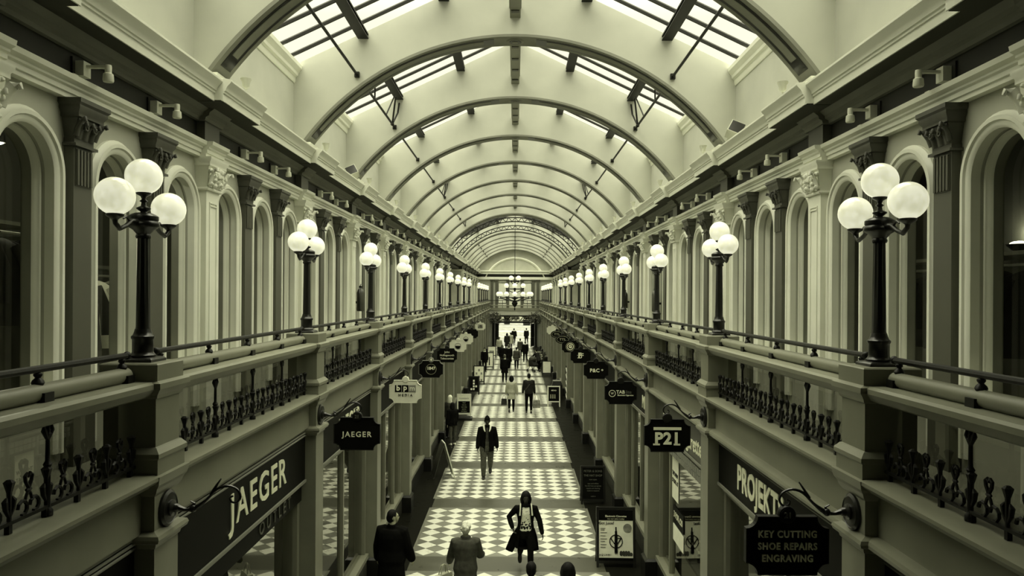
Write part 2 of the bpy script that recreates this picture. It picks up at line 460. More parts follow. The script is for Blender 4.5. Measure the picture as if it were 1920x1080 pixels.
def flutes(mb, x, w, z0, z1, n):
    for k in range(n):
        y = -w / 2 + w * (k + .5) / n
        mb.box(x - .018, x + .01, y - w / n * .3, y + w / n * .3, z0, z1)
def leaf(mb, x, y, z, h, out, w, dy=0.0):
    pts = [(x, y, z), (x - out * .25, y + dy * .2, z + h * .45), (x - out * .7, y + dy * .7, z + h * .85), (x - out * 1.1, y + dy, z + h * .9), (x - out * 1.2, y + dy * 1.1, z + h * .72)]
    mb.tube(pts, [(w, .018), (w * 1.05, .02), (w * .9, .022), (w * .6, .025), (w * .25, .018)], 8, ref=(-1, 0, .3))
def pilaster_dark():
    w = .15
    sh = MB().box(4.06, 4.2, -w, w, 3.8, 6.78)
    sh.box(4.03, 4.2, -w - .03, w + .03, 3.8, 4.25)
    sh = sh.mesh('shaft', 'green_dark')
    fl_ = MB(); fl_.box(4.052, 4.07, -w + .02, w - .02, 6.40, 6.75); flutes(fl_, 4.055, w * 1.75, 6.41, 6.74, 5)
    fl_ = fl_.mesh('fluting', 'green_dark')
    cp = MB()
    cp.rect_stack([(4.02, 4.2, -w - .035, w + .035, 6.765), (4.02, 4.2, -w - .035, w + .035, 6.79), (4.05, 4.2, -w - .01, w + .01, 6.80), (4.05, 4.2, -w - .01, w + .01, 6.83),
                   (4.045, 4.2, -w, w, 6.85), (4.0, 4.2, -w - .04, w + .04, 7.02), (3.98, 4.2, -w - .06, w + .06, 7.03), (3.98, 4.2, -w - .06, w + .06, 7.06),
                   (3.955, 4.2, -w - .085, w + .085, 7.10), (3.955, 4.2, -w - .085, w + .085, 7.13), (3.935, 4.2, -w - .105, w + .105, 7.15), (3.935, 4.2, -w - .105, w + .105, 7.19)])
    for k, y in enumerate((-w * .72, 0, w * .72)): leaf(cp, 4.05, y, 6.84, .16, .075, .045)
    for y in (-w, w):
        leaf(cp, 4.04, y, 6.86, .17, .09, .04, .03 if y > 0 else -.03)
    for y in (-w * .5, w * .5):       # scrolls
        q = [(4.0 - .012 * k / 6, y + .045 * (1 - .055 * k) * math.cos(.9 * k + (PI if y < 0 else 0)), 6.955 + .05 * (1 - .055 * k) * math.sin(.9 * k)) for k in range(13)]
        cp.tube(q, [.017 - .0007 * k for k in range(13)], 6, ref=(1, 0, 0))
        cp.ball((3.99, y, 6.955), (.025, .018, .02), 8, 6)
    return sh, fl_, cp.mesh('capital', 'capital_dark', 40)
def pilaster_cream():
    w = .21
    sh = MB().box(4.02, 4.2, -w, w, 3.8, 6.80)
    sh.box(3.99, 4.2, -w - .04, w + .04, 3.8, 4.35)
    sh.rect_stack([(4.0, 4.2, -w - .02, w + .02, 4.35), (4.02, 4.2, -w, w, 4.42)])
    # raised panel strips
    for y in (-w * .55, w * .55 - .012): sh.box(4.008, 4.03, y, y + .014, 4.6, 6.6)
    for z in (6.6, 6.56): sh.box(4.008, 4.03, -w * .55, w * .55, z, z + .014)
    sh.rect_stack([(3.99, 4.2, -w - .03, w + .03, 6.765), (3.985, 4.2, -w - .035, w + .035, 6.78), (3.99, 4.2, -w - .03, w + .03, 6.80)])
    cp = MB()
    cp.rect_stack([(4.0, 4.2, -w - .01, w + .01, 6.80), (3.97, 4.2, -w - .05, w + .05, 7.06), (3.945, 4.2, -w - .07, w + .07, 7.08), (3.945, 4.2, -w - .07, w + .07, 7.12), (3.92, 4.2, -w - .09, w + .09, 7.16), (3.92, 4.2, -w - .09, w + .09, 7.19)])
    rr = random.Random(3)
    for k in range(26):
        y = rr.uniform(-w - .02, w + .02); t = rr.random()
        cp.ball((3.985 - .03 * t - rr.uniform(0, .03), y, 6.83 + .22 * t), (rr.uniform(.025, .045), rr.uniform(.025, .05), rr.uniform(.02, .045)), 7, 5)
    for y in (-w * .8, -w * .3, w * .3, w * .8): leaf(cp, 3.99, y, 6.81, .17, .07, .045)
    for y in (-w, w): leaf(cp, 3.97, y, 6.85, .2, .1, .05, .05 if y > 0 else -.05)
    return sh.mesh('shaft', 'cream'), cp.mesh('capital', 'cream', 40)
ME_PD = pilaster_dark(); ME_PC = pilaster_cream()

ENT = [(4.2, 7.19), (4.07, 7.19), (4.07, 7.235), (4.052, 7.238), (4.052, 7.28), (4.03, 7.295), (4.03, 7.315), (3.985, 7.34), (3.975, 7.385), (4.2, 7.40)]
COR_BED = [(4.3, 7.66), (4.085, 7.66), (4.075, 7.70), (4.035, 7.72), (4.025, 7.76), (3.97, 7.80), (3.95, 7.825), (4.3, 7.83)]
COR_TOP = [(4.3, 7.822), (3.765, 7.822), (3.75, 7.81), (3.735, 7.81), (3.735, 7.90), (3.72, 7.905), (3.72, 7.93), (3.703, 7.937), (3.70, 7.955), (3.685, 7.99), (3.645, 8.03), (3.632, 8.05), (3.632, 8.075), (3.80, 8.105), (4.3, 8.14)]
def shift(poly, d): return [(x - d if x < 4.15 else x, z) for x, z in poly]
ME_ENT = MB().prism(ENT, 'y', 0, BAY).mesh('entablature', 'cream', 25)
ME_ENTB = MB().prism(shift(ENT, .075), 'y', -.29, .29).mesh('entablature_break', 'cream', 25)
ME_FRZ = MB().box(4.14, 4.3, 0, BAY, 7.39, 7.68).mesh('frieze', 'frieze')
ME_FRZB = MB().rect_stack([(4.03, 4.2, -.24, .24, 7.38), (4.03, 4.2, -.24, .24, 7.665)]).mesh('frieze_block', 'green_dark')
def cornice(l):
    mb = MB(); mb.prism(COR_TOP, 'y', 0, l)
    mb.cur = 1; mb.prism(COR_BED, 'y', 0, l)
    mb.cur = 2; mb.box(3.755, 3.97, 0, l, 7.812, 7.825)  # thin dark sheet under the corona
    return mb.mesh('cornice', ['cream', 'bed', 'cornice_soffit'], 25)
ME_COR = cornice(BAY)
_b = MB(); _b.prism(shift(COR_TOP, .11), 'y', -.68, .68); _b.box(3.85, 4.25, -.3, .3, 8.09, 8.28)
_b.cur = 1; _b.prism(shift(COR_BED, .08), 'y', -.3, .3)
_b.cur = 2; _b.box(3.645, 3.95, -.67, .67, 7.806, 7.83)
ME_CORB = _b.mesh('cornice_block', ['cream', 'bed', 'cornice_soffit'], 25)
ME_ATTIC = MB().box(4.18, 4.4, 0, BAY, 8.08, 9.74).mesh('attic_wall', 'plaster')
EAVE = [(4.3, 9.40), (4.165, 9.40), (4.15, 9.43), (4.14, 9.50), (4.10, 9.53), (4.09, 9.58), (4.03, 9.66), (4.02, 9.72), (4.3, 9.74)]
ME_EAVE = MB().prism(EAVE, 'y', .25, BAY - .25).mesh('eave_moulding', 'cream', 25)

# diaphragm arch wall over each bay line
RIB_R = 4.93; RZ = 5.4
def roof_z(x): return 11.72 - .474 * abs(x)
A0 = math.asin((8.1 - RZ) / RIB_R)
AN = 48
ANG = [PI - A0 - (PI - 2 * A0) * k / AN for k in range(AN + 1)]
def diaphragm(t=.25, r=RIB_R):
    mb = MB()
    prof = [(r * math.cos(a), RZ + r * math.sin(a)) for a in ANG]
    top = [(x, roof_z(x)) for x, z in prof]
    prof = [(-4.42, 8.1)] + prof + [(4.42, 8.1)]; top = [(-4.42, roof_z(4.42))] + top + [(4.42, roof_z(4.42))]
    for k in range(len(prof) - 1):
        a, b, c, d = prof[k], prof[k + 1], top[k + 1], top[k]
        mb.add([(a[0], -t, a[1]), (b[0], -t, b[1]), (c[0], -t, c[1]), (d[0], -t, d[1]), (a[0], t, a[1]), (b[0], t, b[1]), (c[0], t, c[1]), (d[0], t, d[1])],
               [(0, 1, 2, 3), (4, 5, 6, 7), (0, 1, 5, 4), (3, 2, 6, 7)])
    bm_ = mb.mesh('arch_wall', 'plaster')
    bm = bmesh.new(); bm.from_mesh(bm_); bmesh.ops.remove_doubles(bm, verts=bm.verts[:], dist=1e-4); bmesh.ops.recalc_face_normals(bm, faces=bm.faces[:]); bm.to_mesh(bm_); bm.free()
    return bm_
def rib(t=.25, r=RIB_R):
    fr = [(0, RZ, math.cos(a), math.sin(a)) for a in ANG]
    sub = [f for f in fr if RZ + r * f[3] > 8.42 and abs(r * f[2]) > .34]
    lo = [f for f in sub if f[2] < 0]; hi = [f for f in sub if f[2] > 0]
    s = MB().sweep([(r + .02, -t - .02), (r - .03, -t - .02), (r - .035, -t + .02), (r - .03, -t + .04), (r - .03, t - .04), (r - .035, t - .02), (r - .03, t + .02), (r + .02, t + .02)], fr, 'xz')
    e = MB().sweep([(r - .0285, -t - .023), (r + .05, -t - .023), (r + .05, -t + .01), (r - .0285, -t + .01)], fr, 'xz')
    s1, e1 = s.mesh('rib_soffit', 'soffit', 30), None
    ins = MB(); pan = MB()
    for part in (lo, hi):
        ins.sweep([(r - .02, -.16), (r - .036, -.16), (r - .036, .16), (r - .02, .16)], part, 'xz')
        pan.sweep([(r - .02, -.105), (r - .045, -.105), (r - .045, .075), (r - .02, .075)], part[1:-1] if part is lo else part[1:-1], 'xz')
    boss = MB()
    c = (0, 0, RZ + r - .03)
    boss.lathe([(.17, .02), (.17, -.005), (.15, -.02), (.12, -.02), (.115, -.01)], c, 24)
    ring = MB().lathe([(.11, .0), (.11, -.022), (.06, -.022), (.06, 0)], c, 24)
    ctr = MB().lathe([(.06, 0), (.06, -.03), (.03, -.04), (.001, -.042)], c, 20)
    return [('rib_soffit', s1), ('inlay', ins.mesh('inlay', 'black')), ('inlay_panel', pan.mesh('inlay_panel', 'soffit')),
            ('boss', boss.mesh('boss', 'soffit', 30)), ('boss_ring', ring.mesh('boss_ring', 'black')), ('boss_centre', ctr.mesh('boss_centre', 'soffit', 30))]
ME_DIA = diaphragm(); ME_RIB = rib()
ME_DIA_BIG = diaphragm(.55); ME_RIB_BIG = rib(.55)

# glazed slope of one bay (right hand): pane, bars, purlins
def slope(l):
    x0, x1 = 4.2, 0.0
    pane = MB().add([(x0, 0, roof_z(x0) + .05), (x0, l, roof_z(x0) + .05), (x1, l, roof_z(0) + .05), (x1, 0, roof_z(0) + .05)], [(0, 1, 2, 3)]).mesh('pane', 'roof_glass')
    bars = MB(); n = round(l / .6)
    for k in range(n + 1):
        y = l * k / n
        bars.loft([[(x, y - .02, roof_z(x) + dz), (x, y + .02, roof_z(x) + dz), (x, y + .02, roof_z(x) + dz + .07), (x, y - .02, roof_z(x) + dz + .07)] for x, dz in ((4.15, 0), (0, 0))])
    pur = []
    for x in (1.35, 2.87):
        mb = MB(); z = roof_z(x) - .02
        mb.box(x - .1, x + .1, .26, l - .26, z - .1, z - .08); mb.box(x - .02, x + .02, .26, l - .26, z - .09, z - .01); mb.box(x - .1, x + .1, .26, l - .26, z - .03, z)
        pur.append(mb.mesh('purlin', 'steel'))
    return pane, bars.mesh('glazing_bars', 'steel'), pur
ME_BLOCKER = MB().loft([[(x, 0, roof_z(x) + dz), (x, BAY, roof_z(x) + dz), (x, BAY, roof_z(x) + dz + .08), (x, 0, roof_z(x) + dz + .08)] for x, dz in ((4.3, .03), (0, .03))]).mesh('roof_blocker', 'room')  # opaque slope added out of view to block skylight
SLOPE = slope(BAY); SLOPE_X = slope(CROSS[1] - CROSS[0])
ROD_X, ROD_Z = 2.98, 9.56
def tie_rod(l, brace):
    mb = MB().tube([(ROD_X, .27, ROD_Z), (ROD_X, l - .27, ROD_Z)], .026, 8)
    mb.box(ROD_X - .045, ROD_X + .045, .25, .31, ROD_Z - .05, ROD_Z + .05); mb.box(ROD_X - .045, ROD_X + .045, l - .31, l - .25, ROD_Z - .05, ROD_Z + .05)
    out = [mb.mesh('tie_rod', 'steel', 40)]
    if brace:
        for ya, s in ((l - .62, 1), (.62, -1)):
            b = MB(); top = roof_z(2.87) - .2
            b.tube([(ROD_X, ya, ROD_Z), (2.9, ya + s * .32, top - .25), (2.87, ya + s * .34, top)], .022, 6)
            b.tube([(ROD_X, ya, ROD_Z), (2.87, ya - s * .22, top)], .022, 6)
            b.tube([(ROD_X, ya - s * .9, ROD_Z), (2.87, ya - s * .35, top)], .018, 6)
            b.ball((ROD_X, ya, ROD_Z), .045, 8, 6)
            out.append(b.mesh('brace', 'steel'))
    return out
ROD0 = tie_rod(BAY, False); ROD1 = tie_rod(BAY, True)
_m = MB().box(-.1, .1, .25, BAY - .25, 10.66, 10.86); _m.box(-.115, .115, .25, BAY - .25, 10.84, 10.88)
ME_RB = _m.mesh('light_beam', 'green')
ME_DL = MB().rect_stack([(-.075, .075, -.05, .05, 10.64), (-.075, .075, -.05, .05, 10.665)]).mesh('downlight', 'capital_dark')
ME_RIDGE = MB().box(-.12, .12, 0, BAY, 11.66, 11.86).mesh('ridge_cap', 'steel')

wn_count = 0
for k, y in enumerate(SPANS):
    for sx, side in SIDES:
        struct('wall_' + side, ME_WALL, (0, y, 0), sx)
        for q in (1, 3, 5):
            wn_count += 1
            w = struct('window_%d' % wn_count, ME_ARCHIVOLT, (0, y + BAY * q / 6, 0), sx)
            link('window_frame', ME_INNER, w); link('pane', ME_PANE, w); link('window_sill', ME_SILL, w)
        for q in (1, 2):
            p = struct('pilaster', ME_PD[0], (0, y + BAY * q / 3, 0), sx)
            link('fluting', ME_PD[1], p); link('capital', ME_PD[2], p)
        struct('trim_entablature', ME_ENT, (0, y, 0), sx)
        struct('trim_frieze', ME_FRZ, (0, y, 0), sx)
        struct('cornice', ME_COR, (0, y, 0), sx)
        struct('wall_attic_' + side, ME_ATTIC, (0, y, 0), sx)
        struct('trim_eave', ME_EAVE, (0, y, 0), sx)
        if k < 1:      # unseen solid roof added over the first bay to darken the near end
            struct('ceiling_blocker_' + side, ME_BLOCKER, (0, y, 0), sx)
        else:
            s = struct('skylight_window', SLOPE[0], (0, y, 0), sx)
            link('glazing_bars', SLOPE[1], s)
        for m in SLOPE[2]: struct('roof_beam', m, (0, y, 0), sx)
        rods = ROD1 if k % 3 == 0 else ROD0
        r = struct('roof_tie_beam', rods[0], (0, y, 0), sx)
        for m in rods[1:]: link('brace', m, r)
    struct('ridge_beam', ME_RIDGE, (0, y, 0))
    b = struct('lighting_beam', ME_RB, (0, y, 0))
    for q in range(5): link('downlight', ME_DL, b, (0, .6 + q * (BAY - 1.2) / 4, 0))
for y in NEAR + FAR:
    big = y in CROSS
    d = struct('wall_arch', ME_DIA_BIG if big else ME_DIA, (0, y, 0))
    for n, m in (ME_RIB_BIG if big else ME_RIB): link(n, m, d)
    for sx, side in SIDES:
        p = struct('pilaster', ME_PC[0], (0, y, 0), sx); link('capital', ME_PC[1], p)
        struct('trim_entablature_break', ME_ENTB, (0, y, 0), sx)
        struct('trim_frieze_block', ME_FRZB, (0, y, 0), sx)
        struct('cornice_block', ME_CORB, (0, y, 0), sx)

# crossing: the upper walls step back
cl = CROSS[1] - CROSS[0]
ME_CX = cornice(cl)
for sx, side in SIDES:
    struct('wall_crossing_' + side, MB().box(5.2, 5.4, CROSS[0], CROSS[1], 3.8, 8.1).mesh('crossing_wall', 'stone'), sx=sx)
    for y in (CROSS[0] + .25, CROSS[1] - .35):
        mb = MB().box(4.1, 5.3, y, y + .1, 3.8, 7.3).mesh('return_wall', 'stone')
        struct('wall_return_' + side, mb, sx=sx)
        mb = MB().box(3.95, 5.3, y - .03, y + .13, 7.3, 7.42).mesh('return_band', 'cream')
        struct('trim_return', mb, sx=sx)
        struct('trim_return_frieze', MB().box(4.05, 5.3, y, y + .1, 7.42, 7.82).mesh('return_frieze', 'frieze'), sx=sx)
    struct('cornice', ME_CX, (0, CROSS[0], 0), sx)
    struct('wall_attic_' + side, MB().box(4.18, 4.4, 0, cl, 8.08, 9.74).mesh('attic_wall', 'plaster'), (0, CROSS[0], 0), sx)
    struct('ceiling_crossing_' + side, MB().box(3.95, 5.4, CROSS[0], CROSS[1], 7.83, 7.9).mesh('crossing_soffit', 'cream'), sx=sx)
    s = struct('skylight_window', SLOPE_X[0], (0, CROSS[0], 0), sx); link('glazing_bars', SLOPE_X[1], s)
    for m in SLOPE_X[2]: struct('roof_beam', m, (0, CROSS[0], 0), sx)
    # curved truss rib inside the crossing
fr = [(0, RZ, math.cos(a), math.sin(a)) for a in ANG]
for y in (CROSS[0] + 3.4, CROSS[1] - 3.4):
    mb = MB().sweep([(4.86, -.05), (4.8, -.05), (4.8, .05), (4.86, .05)], fr, 'xz').sweep([(5.12, -.05), (5.06, -.05), (5.06, .05), (5.12, .05)], fr, 'xz')
    for k in range(0, AN, 1):
        f, g = fr[k], fr[k + 1]
        ra, rb = (4.84, 5.1) if k % 2 else (5.1, 4.84)
        mb.tube([(ra * f[2], 0, RZ + ra * f[3]), (rb * g[2], 0, RZ + rb * g[3])], .022, 5)
    struct('arched_truss_beam', mb.mesh('arched_truss', 'steel'), (0, y, 0))

# near end behind the viewpoint: unseen solid roof added, walls dark to cut fill light
struct('ceiling_near_blocker', MB().box(-4.4, 4.4, -6, NEAR[0] + .2, 8.9, 9.1).mesh('near_blocker', 'room'))
struct('wall_entrance', MB().box(-6.4, 6.4, -6.2, -6, 0, 9.1).mesh('entrance_wall', 'room'))
struct('wall_gable', MB().box(-4.4, 4.4, NEAR[0] - .1, NEAR[0] + .2, 9.0, 11.7).mesh('near_gable', 'room'))
for sx, side in SIDES:
    struct('wall_entrance_' + side, MB().box(4.15, 4.4, -6, NEAR[0], 3.8, 9.1).mesh('entrance_side', 'room'), sx=sx)

# ------------------------------------------------------------------ far end wall with lunette, bridge and doors
mb = MB().box(-4.4, -2.35, 0, .3, 0, 3.35).box(2.35, 4.4, 0, .3, 0, 3.35).box(-4.4, 4.4, 0, .3, 3.35, 11.7)
struct('wall_end', mb.mesh('end_wall', 'stone'), (0, YEND, 0))
lun = [(0, 7.3, math.cos(a), math.sin(a)) for a in [PI * .87 - PI * .74 * k / 24 for k in range(25)]]
mb = MB().sweep([(3.5, .02), (3.5, -.1), (3.4, -.16), (3.3, -.1), (3.25, .02)], [(0, 6.05, f[2], f[3]) for f in lun], 'xz')
struct('trim_lunette', mb.mesh('lunette_moulding', 'cream', 40), (0, YEND, 0))
mb = MB().box(-4.2, 4.2, -.28, .02, 7.72, 7.98).box(-4.2, 4.2, -.4, .02, 7.98, 8.1)
struct('cornice_end', mb.mesh('end_cornice', 'cream'), (0, YEND, 0))
struct('trim_frieze_end', MB().box(-4.2, 4.2, -.12, .02, 7.42, 7.72).mesh('end_frieze', 'frieze'), (0, YEND, 0))
struct('trim_entablature_end', MB().box(-4.2, 4.2, -.2, .02, 7.15, 7.42).mesh('end_entablature', 'cream'), (0, YEND, 0))
for x in (-2.45, -1.95, -.75, .75, 1.95, 2.45):
    mb = MB().box(x - .15, x + .15, -.12, .02, 3.8, 6.9).rect_stack([(x - .16, x + .16, -.13, .02, 6.9), (x - .24, x + .24, -.2, .02, 7.15)])
    struct('pilaster', mb.mesh('end_pilaster', 'green_dark'), (0, YEND, 0))
for x in (-1.35, 1.35):
    mb = MB()
    for a, b, c, d in ((-.45, -.39, 4.6, 6.85), (.39, .45, 4.6, 6.85), (-.45, .45, 6.79, 6.85), (-.45, .45, 4.6, 4.66)): mb.box(x + a, x + b, -.06, .02, c, d)
    struct('trim_panel', mb.mesh('panel_moulding', 'green_dark'), (0, YEND, 0))
    struct('trim_panel', MB().box(x - .6, x + .6, -.02, .02, 4.4, 6.95).mesh('cream_panel', 'cream'), (0, YEND, 0))
struct('trim_panel', MB().box(-.6, .6, -.02, .02, 4.4, 6.95).mesh('cream_panel', 'cream'), (0, YEND, 0))
# bridge across the end at gallery level
mb = MB().box(-2.75, 2.75, -1.2, 0, 3.55, 3.8).box(-2.75, 2.75, -1.3, -1.15, 3.38, 3.85)
br = struct('bridge_floor', mb.mesh('bridge_deck', 'stone'), (0, YEND, 0))
struct('beam_bridge', MB().box(-2.75, 2.75, -1.34, -1.28, 3.84, 4.15).mesh('bridge_band', 'green'), (0, YEND, 0))
t = thing('bridge_railing', 'thin black metal railing across the gallery bridge at the far end', 'railing', (0, YEND - 1.25, 4.15))
link('top_rail', MB().tube([(-2.7, 0, .78), (2.7, 0, .78)], .03, 6).mesh('top_rail', 'iron'), t)
link('lower_rail', MB().tube([(-2.7, 0, .25), (2.7, 0, .25)], .05, 6).mesh('lower_rail', 'green'), t)
for x in (-2.65, -1.3, 0, 1.3, 2.65):
    link('post', MB().tube([(x, 0, 0), (x, 0, .78)], .025, 6).mesh('post', 'iron'), t)
# doorway: dark frame, transom with leaf tracery, open iron gates
mb = MB().box(-2.4, -2.12, -.1, .3, 0, 3.35).box(2.12, 2.4, -.1, .3, 0, 3.35).box(-2.4, 2.4, -.1, .3, 3.2, 3.38).box(-2.2, 2.2, 0, .2, 2.52, 2.7)
d = struct('door_1', mb.mesh('door_frame', 'black'), (0, YEND, 0))
link('transom_pane', MB().box(-2.2, 2.2, .09, .1, 2.7, 3.2).mesh('transom_pane', 'window_glass'), d)
tr = MB(); rr = random.Random(5)
for k in range(34):
    x = -2.1 + 4.2 * k / 33; z = 2.95 + .12 * math.sin(k * 1.7)
    tr.tube([(x - .07, .06, z - .14), (x, .06, z), (x + .05 * (-1) ** k, .06, z + .14)], [(.02, .008), (.05, .01), (.015, .008)], 6)
link('transom_tracery', tr.mesh('tracery', 'iron'), d)
for s in (-1, 1):
    t = thing('iron_gate', 'black iron gate folded open at the %s of the far doorway' % ('left' if s < 0 else 'right'), 'gate', (s * 2.08, YEND - .1, 0), s * -.3)
    fr_ = MB().box(-.03, .03, -1.3, -1.24, 0, 2.5).box(-.03, .03, -.06, 0, 0, 2.5).box(-.03, .03, -1.3, 0, .1, .18).box(-.03, .03, -1.3, 0, 2.42, 2.5).box(-.03, .03, -1.3, 0, 1.0, 1.06)
    link('gate_frame', fr_.mesh('gate_frame', 'iron'), t)
    b = MB()
    for k in range(14): b.tube([(0, -.1 - k * .086, .12), (0, -.1 - k * .086, 2.45)], .022, 5)
    link('gate_bars', b.mesh('gate_bars', 'iron'), t)
for k, yk in enumerate((96, 112, 131)):
    struct('kerb', MB().box(-30, 30, yk, yk + .5, 0, .14).mesh('kerb', 'facade' if k == 1 else 'stone'))
# street beyond: facade with windows, kerb, planters
fac = MB().box(-22, 22, 0, 2, 0, 16)
fo = thing('street_building', 'pale stone building across the street seen through the far doorway', 'building', (0, 168, 0), me=fac.mesh('facade', 'facade'))
for k in range(11):
    for z in (0.2, 4.8, 8.6):
        link('window', MB().box(-.9, .9, -.08, .02, 0, 2.9).mesh('window', 'room') if (k == 0 and z == .2) else bpy.data.meshes['window'], fo, (-20 + 4 * k, 0, z))
for k, (x, y, s) in enumerate(((-3.6, 140, 1.3), (-1.5, 143, 1.1), (2.2, 139, 1.3), (4.4, 138, 1.2))):
    t = thing('street_planter', 'dark planter with a clipped bush in the street, %s from the left' % ORD[k], 'planter', (x, y, 0), group='planters in the street')
    link('tub', MB().lathe([(.5 * s, 0), (.65 * s, 1.0), (.6 * s, 1.02)], n=12).mesh('tub', 'black', 40), t)
    link('bush', MB().ball((0, 0, 1.7 * s), (.75 * s, .75 * s, .9 * s), 10, 8).mesh('bush', 'leaf', 60), t)
# ------------------------------------------------------------------ balustrade, pedestals, ground floor piers
PX = 2.755
def pedestal():
    X0, X1, W = 2.565, 2.945, .19
    L = []
    for e, z in ((.025, 3.99), (.045, 4.02), (.06, 4.085), (.03, 4.09), (.03, 4.20), (.045, 4.215), (.045, 4.245), (.012, 4.285), (0, 4.29), (0, 4.635), (.015, 4.645), (.02, 4.665), (.045, 4.70), (.06, 4.715), (.06, 4.755), (.03, 4.765), (.02, 4.77), (.02, 4.885), (.01, 4.895)):
        L.append((X0 - e, X1 + e, -W - e, W + e, z))
    return MB().rect_stack(L).mesh('pedestal', 'green', 20)
ME_PED = pedestal()
RAIL = [(2.60, 4.66), (2.565, 4.70), (2.55, 4.715), (2.55, 4.75), (2.58, 4.765), (2.93, 4.765), (2.96, 4.75), (2.96, 4.715), (2.945, 4.70), (2.91, 4.66), (2.85, 4.635), (2.66, 4.635)]
ME_RAIL = MB().prism(RAIL, 'y', .2, BAY - .2).mesh('balustrade_rail', 'green', 25)
_t = MB().tube([(2.76, .24, 4.815), (2.76, BAY - .24, 4.815)], .055, 14)
ME_TUBE = _t.mesh('round_rail', 'green', 40)
SILLP = [(2.66, 3.99), (2.60, 3.995), (2.575, 4.02), (2.54, 4.035), (2.515, 4.06), (2.515, 4.085), (2.56, 4.095), (3.0, 4.10), (3.0, 3.99)]
STRING = [(2.70, 3.56), (2.64, 3.57), (2.61, 3.585), (2.575, 3.60), (2.565, 3.63), (2.575, 3.655), (2.62, 3.67), (2.66, 3.675), (2.70, 3.68)]
def lower_entab(string):
    mb = MB().prism(SILLP, 'y', 0, BAY); mb.box(2.665, 2.8, 0, BAY, 3.66, 4.0)
    if string: mb.prism(STRING, 'y', .19, BAY - .19)
    return mb.mesh('gallery_front', 'green', 25)
ME_LENT = {1: lower_entab(True), -1: lower_entab(False)}
def ground_pier():
    X0, W = 2.57, .19
    sh = MB().box(X0, 3.0, -W, W, .42, 3.62)
    cap = MB().rect_stack([(X0 - e, 3.0, -W - e, W + e, z) for e, z in ((0, 3.55), (.012, 3.56), (.02, 3.59), (.05, 3.605), (.06, 3.63), (.05, 3.655), (.01, 3.67), (0, 3.68), (0, 3.93), (.02, 3.96), (.03, 3.99))])
    base = MB().rect_stack([(X0 - .05, 3.0, -W - .05, W + .05, 0), (X0 - .05, 3.0, -W - .05, W + .05, .38), (X0, 3.0, -W, W, .42)])
    return sh.mesh('pier_shaft', 'green'), cap.mesh('pier_capital', 'green', 25), base.mesh('pier_base', 'black')
ME_PIER = ground_pier()
for y in NEAR + FAR[:-1] + [CROSS[0] + BAY * .93, CROSS[1] - BAY * .93]:
    for sx, side in SIDES:
        struct('pedestal', ME_PED, (0, y, 0), sx, )
        p = struct('pillar', ME_PIER[0], (0, y, 0), sx)
        link('pier_capital', ME_PIER[1], p); link('pier_base', ME_PIER[2], p)
SPANS_LOW = SPANS + [CROSS[0], CROSS[0] + BAY * .93, CROSS[1] - BAY * .93]
for k, y in enumerate(SPANS_LOW):
    ys = 1 if k < len(SPANS) else (.93 if k != len(SPANS) + 1 else (cl - 2 * .93 * BAY) / BAY)
    for sx, side in SIDES:
        for n, m in (('balustrade_beam', ME_RAIL), ('round_beam', ME_TUBE), ('gallery_front_beam', ME_LENT[sx])):
            o = struct(n, m, (0, y, 0), sx); o.scale = (sx, ys, 1)

# iron handrail on vase balusters: one per bay
ME_HR = MB().tube([(0, -1.98, .145), (0, 1.98, .145)], .022, 8)
for s in (-1, 1): ME_HR.ball((0, s * 1.99, .145), .03, 8, 6)
ME_HR = ME_HR.mesh('rail', 'iron', 40)
def baluster():
    mb = MB().rect_stack([(-.04, .04, -.05, .05, -.045), (-.04, .04, -.05, .05, .0), (-.075, .075, -.05, .05, .0), (-.075, .075, -.05, .05, .012)][:2])
    mb.box(-.07, .07, -.045, .045, -.05, .01)
    mb.lathe([(.035, .01), (.028, .02), (.016, .03), (.03, .05), (.036, .065), (.03, .08), (.015, .095), (.024, .108), (.024, .118), (.014, .125), (.018, .14)], n=10)
    return mb.mesh('baluster', 'iron', 40)
ME_BAL = baluster()
def cresting():
    """cast iron cresting, local y runs along the sill, z from the sill top"""
    bar = MB().box(-.012, .012, -1.98, 1.98, .045, .065)
    for k in range(13): bar.box(-.014, .014, -1.92 + k * .32 - .014, -1.92 + k * .32 + .014, -.002, .05)
    orn = MB(); n = 25
    for k in range(n):
        y = -1.94 + 3.88 * k / (n - 1)
        if k % 2:     # heart on two scrolls
            for s in (-1, 1):
                ring = [(0, y + s * .052 + .04 * math.cos(a), .105 + .04 * math.sin(a)) for a in [2 * PI * q / 9 for q in range(8)]]
                orn.tube(ring, .011, 5, ref=(1, 0, 0))
                orn.tube([(0, y + s * .03, .14), (0, y + s * .015, .175), (0, y, .19)], .009, 5, ref=(1, 0, 0))
                orn.tube([(0, y, .205), (0, y + s * .026, .245), (0, y + s * .03, .275), (0, y + s * .014, .288), (0, y, .27)], .011, 5, ref=(1, 0, 0))
            orn.ball((0, y, .197), (.014, .028, .012), 6, 4)
        else:         # spear with two leaves
            orn.tube([(0, y, .06), (0, y, .17), (0, y, .22), (0, y, .275), (0, y, .29)], [.012, .012, .014, .03, .012], 6, ref=(1, 0, 0))
            for s in (-1, 1):
                orn.tube([(0, y, .08), (0, y + s * .028, .13), (0, y + s * .036, .175), (0, y + s * .022, .195)], [.008, .014, .016, .006], 6, ref=(1, 0, 0))
    st = MB().lathe([(.032, 0), (.032, .03), (.02, .045), (.017, .06), (.017, .28), (.026, .3), (.014, .32), (.012, .46), (.024, .475), (.012, .49), (.012, .53)], n=8)
    for s in (-1, 0, 1): st.tube([(0, 0, .44), (0, s * .035, .5), (0, s * .04, .525)], [.01, .017, .006], 6, ref=(1, 0, 0))
    return bar.mesh('bottom_bar', 'iron'), orn.mesh('heart_and_spear_crest', 'iron'), st.mesh('tall_stem', 'iron', 40)
ME_CR = cresting()
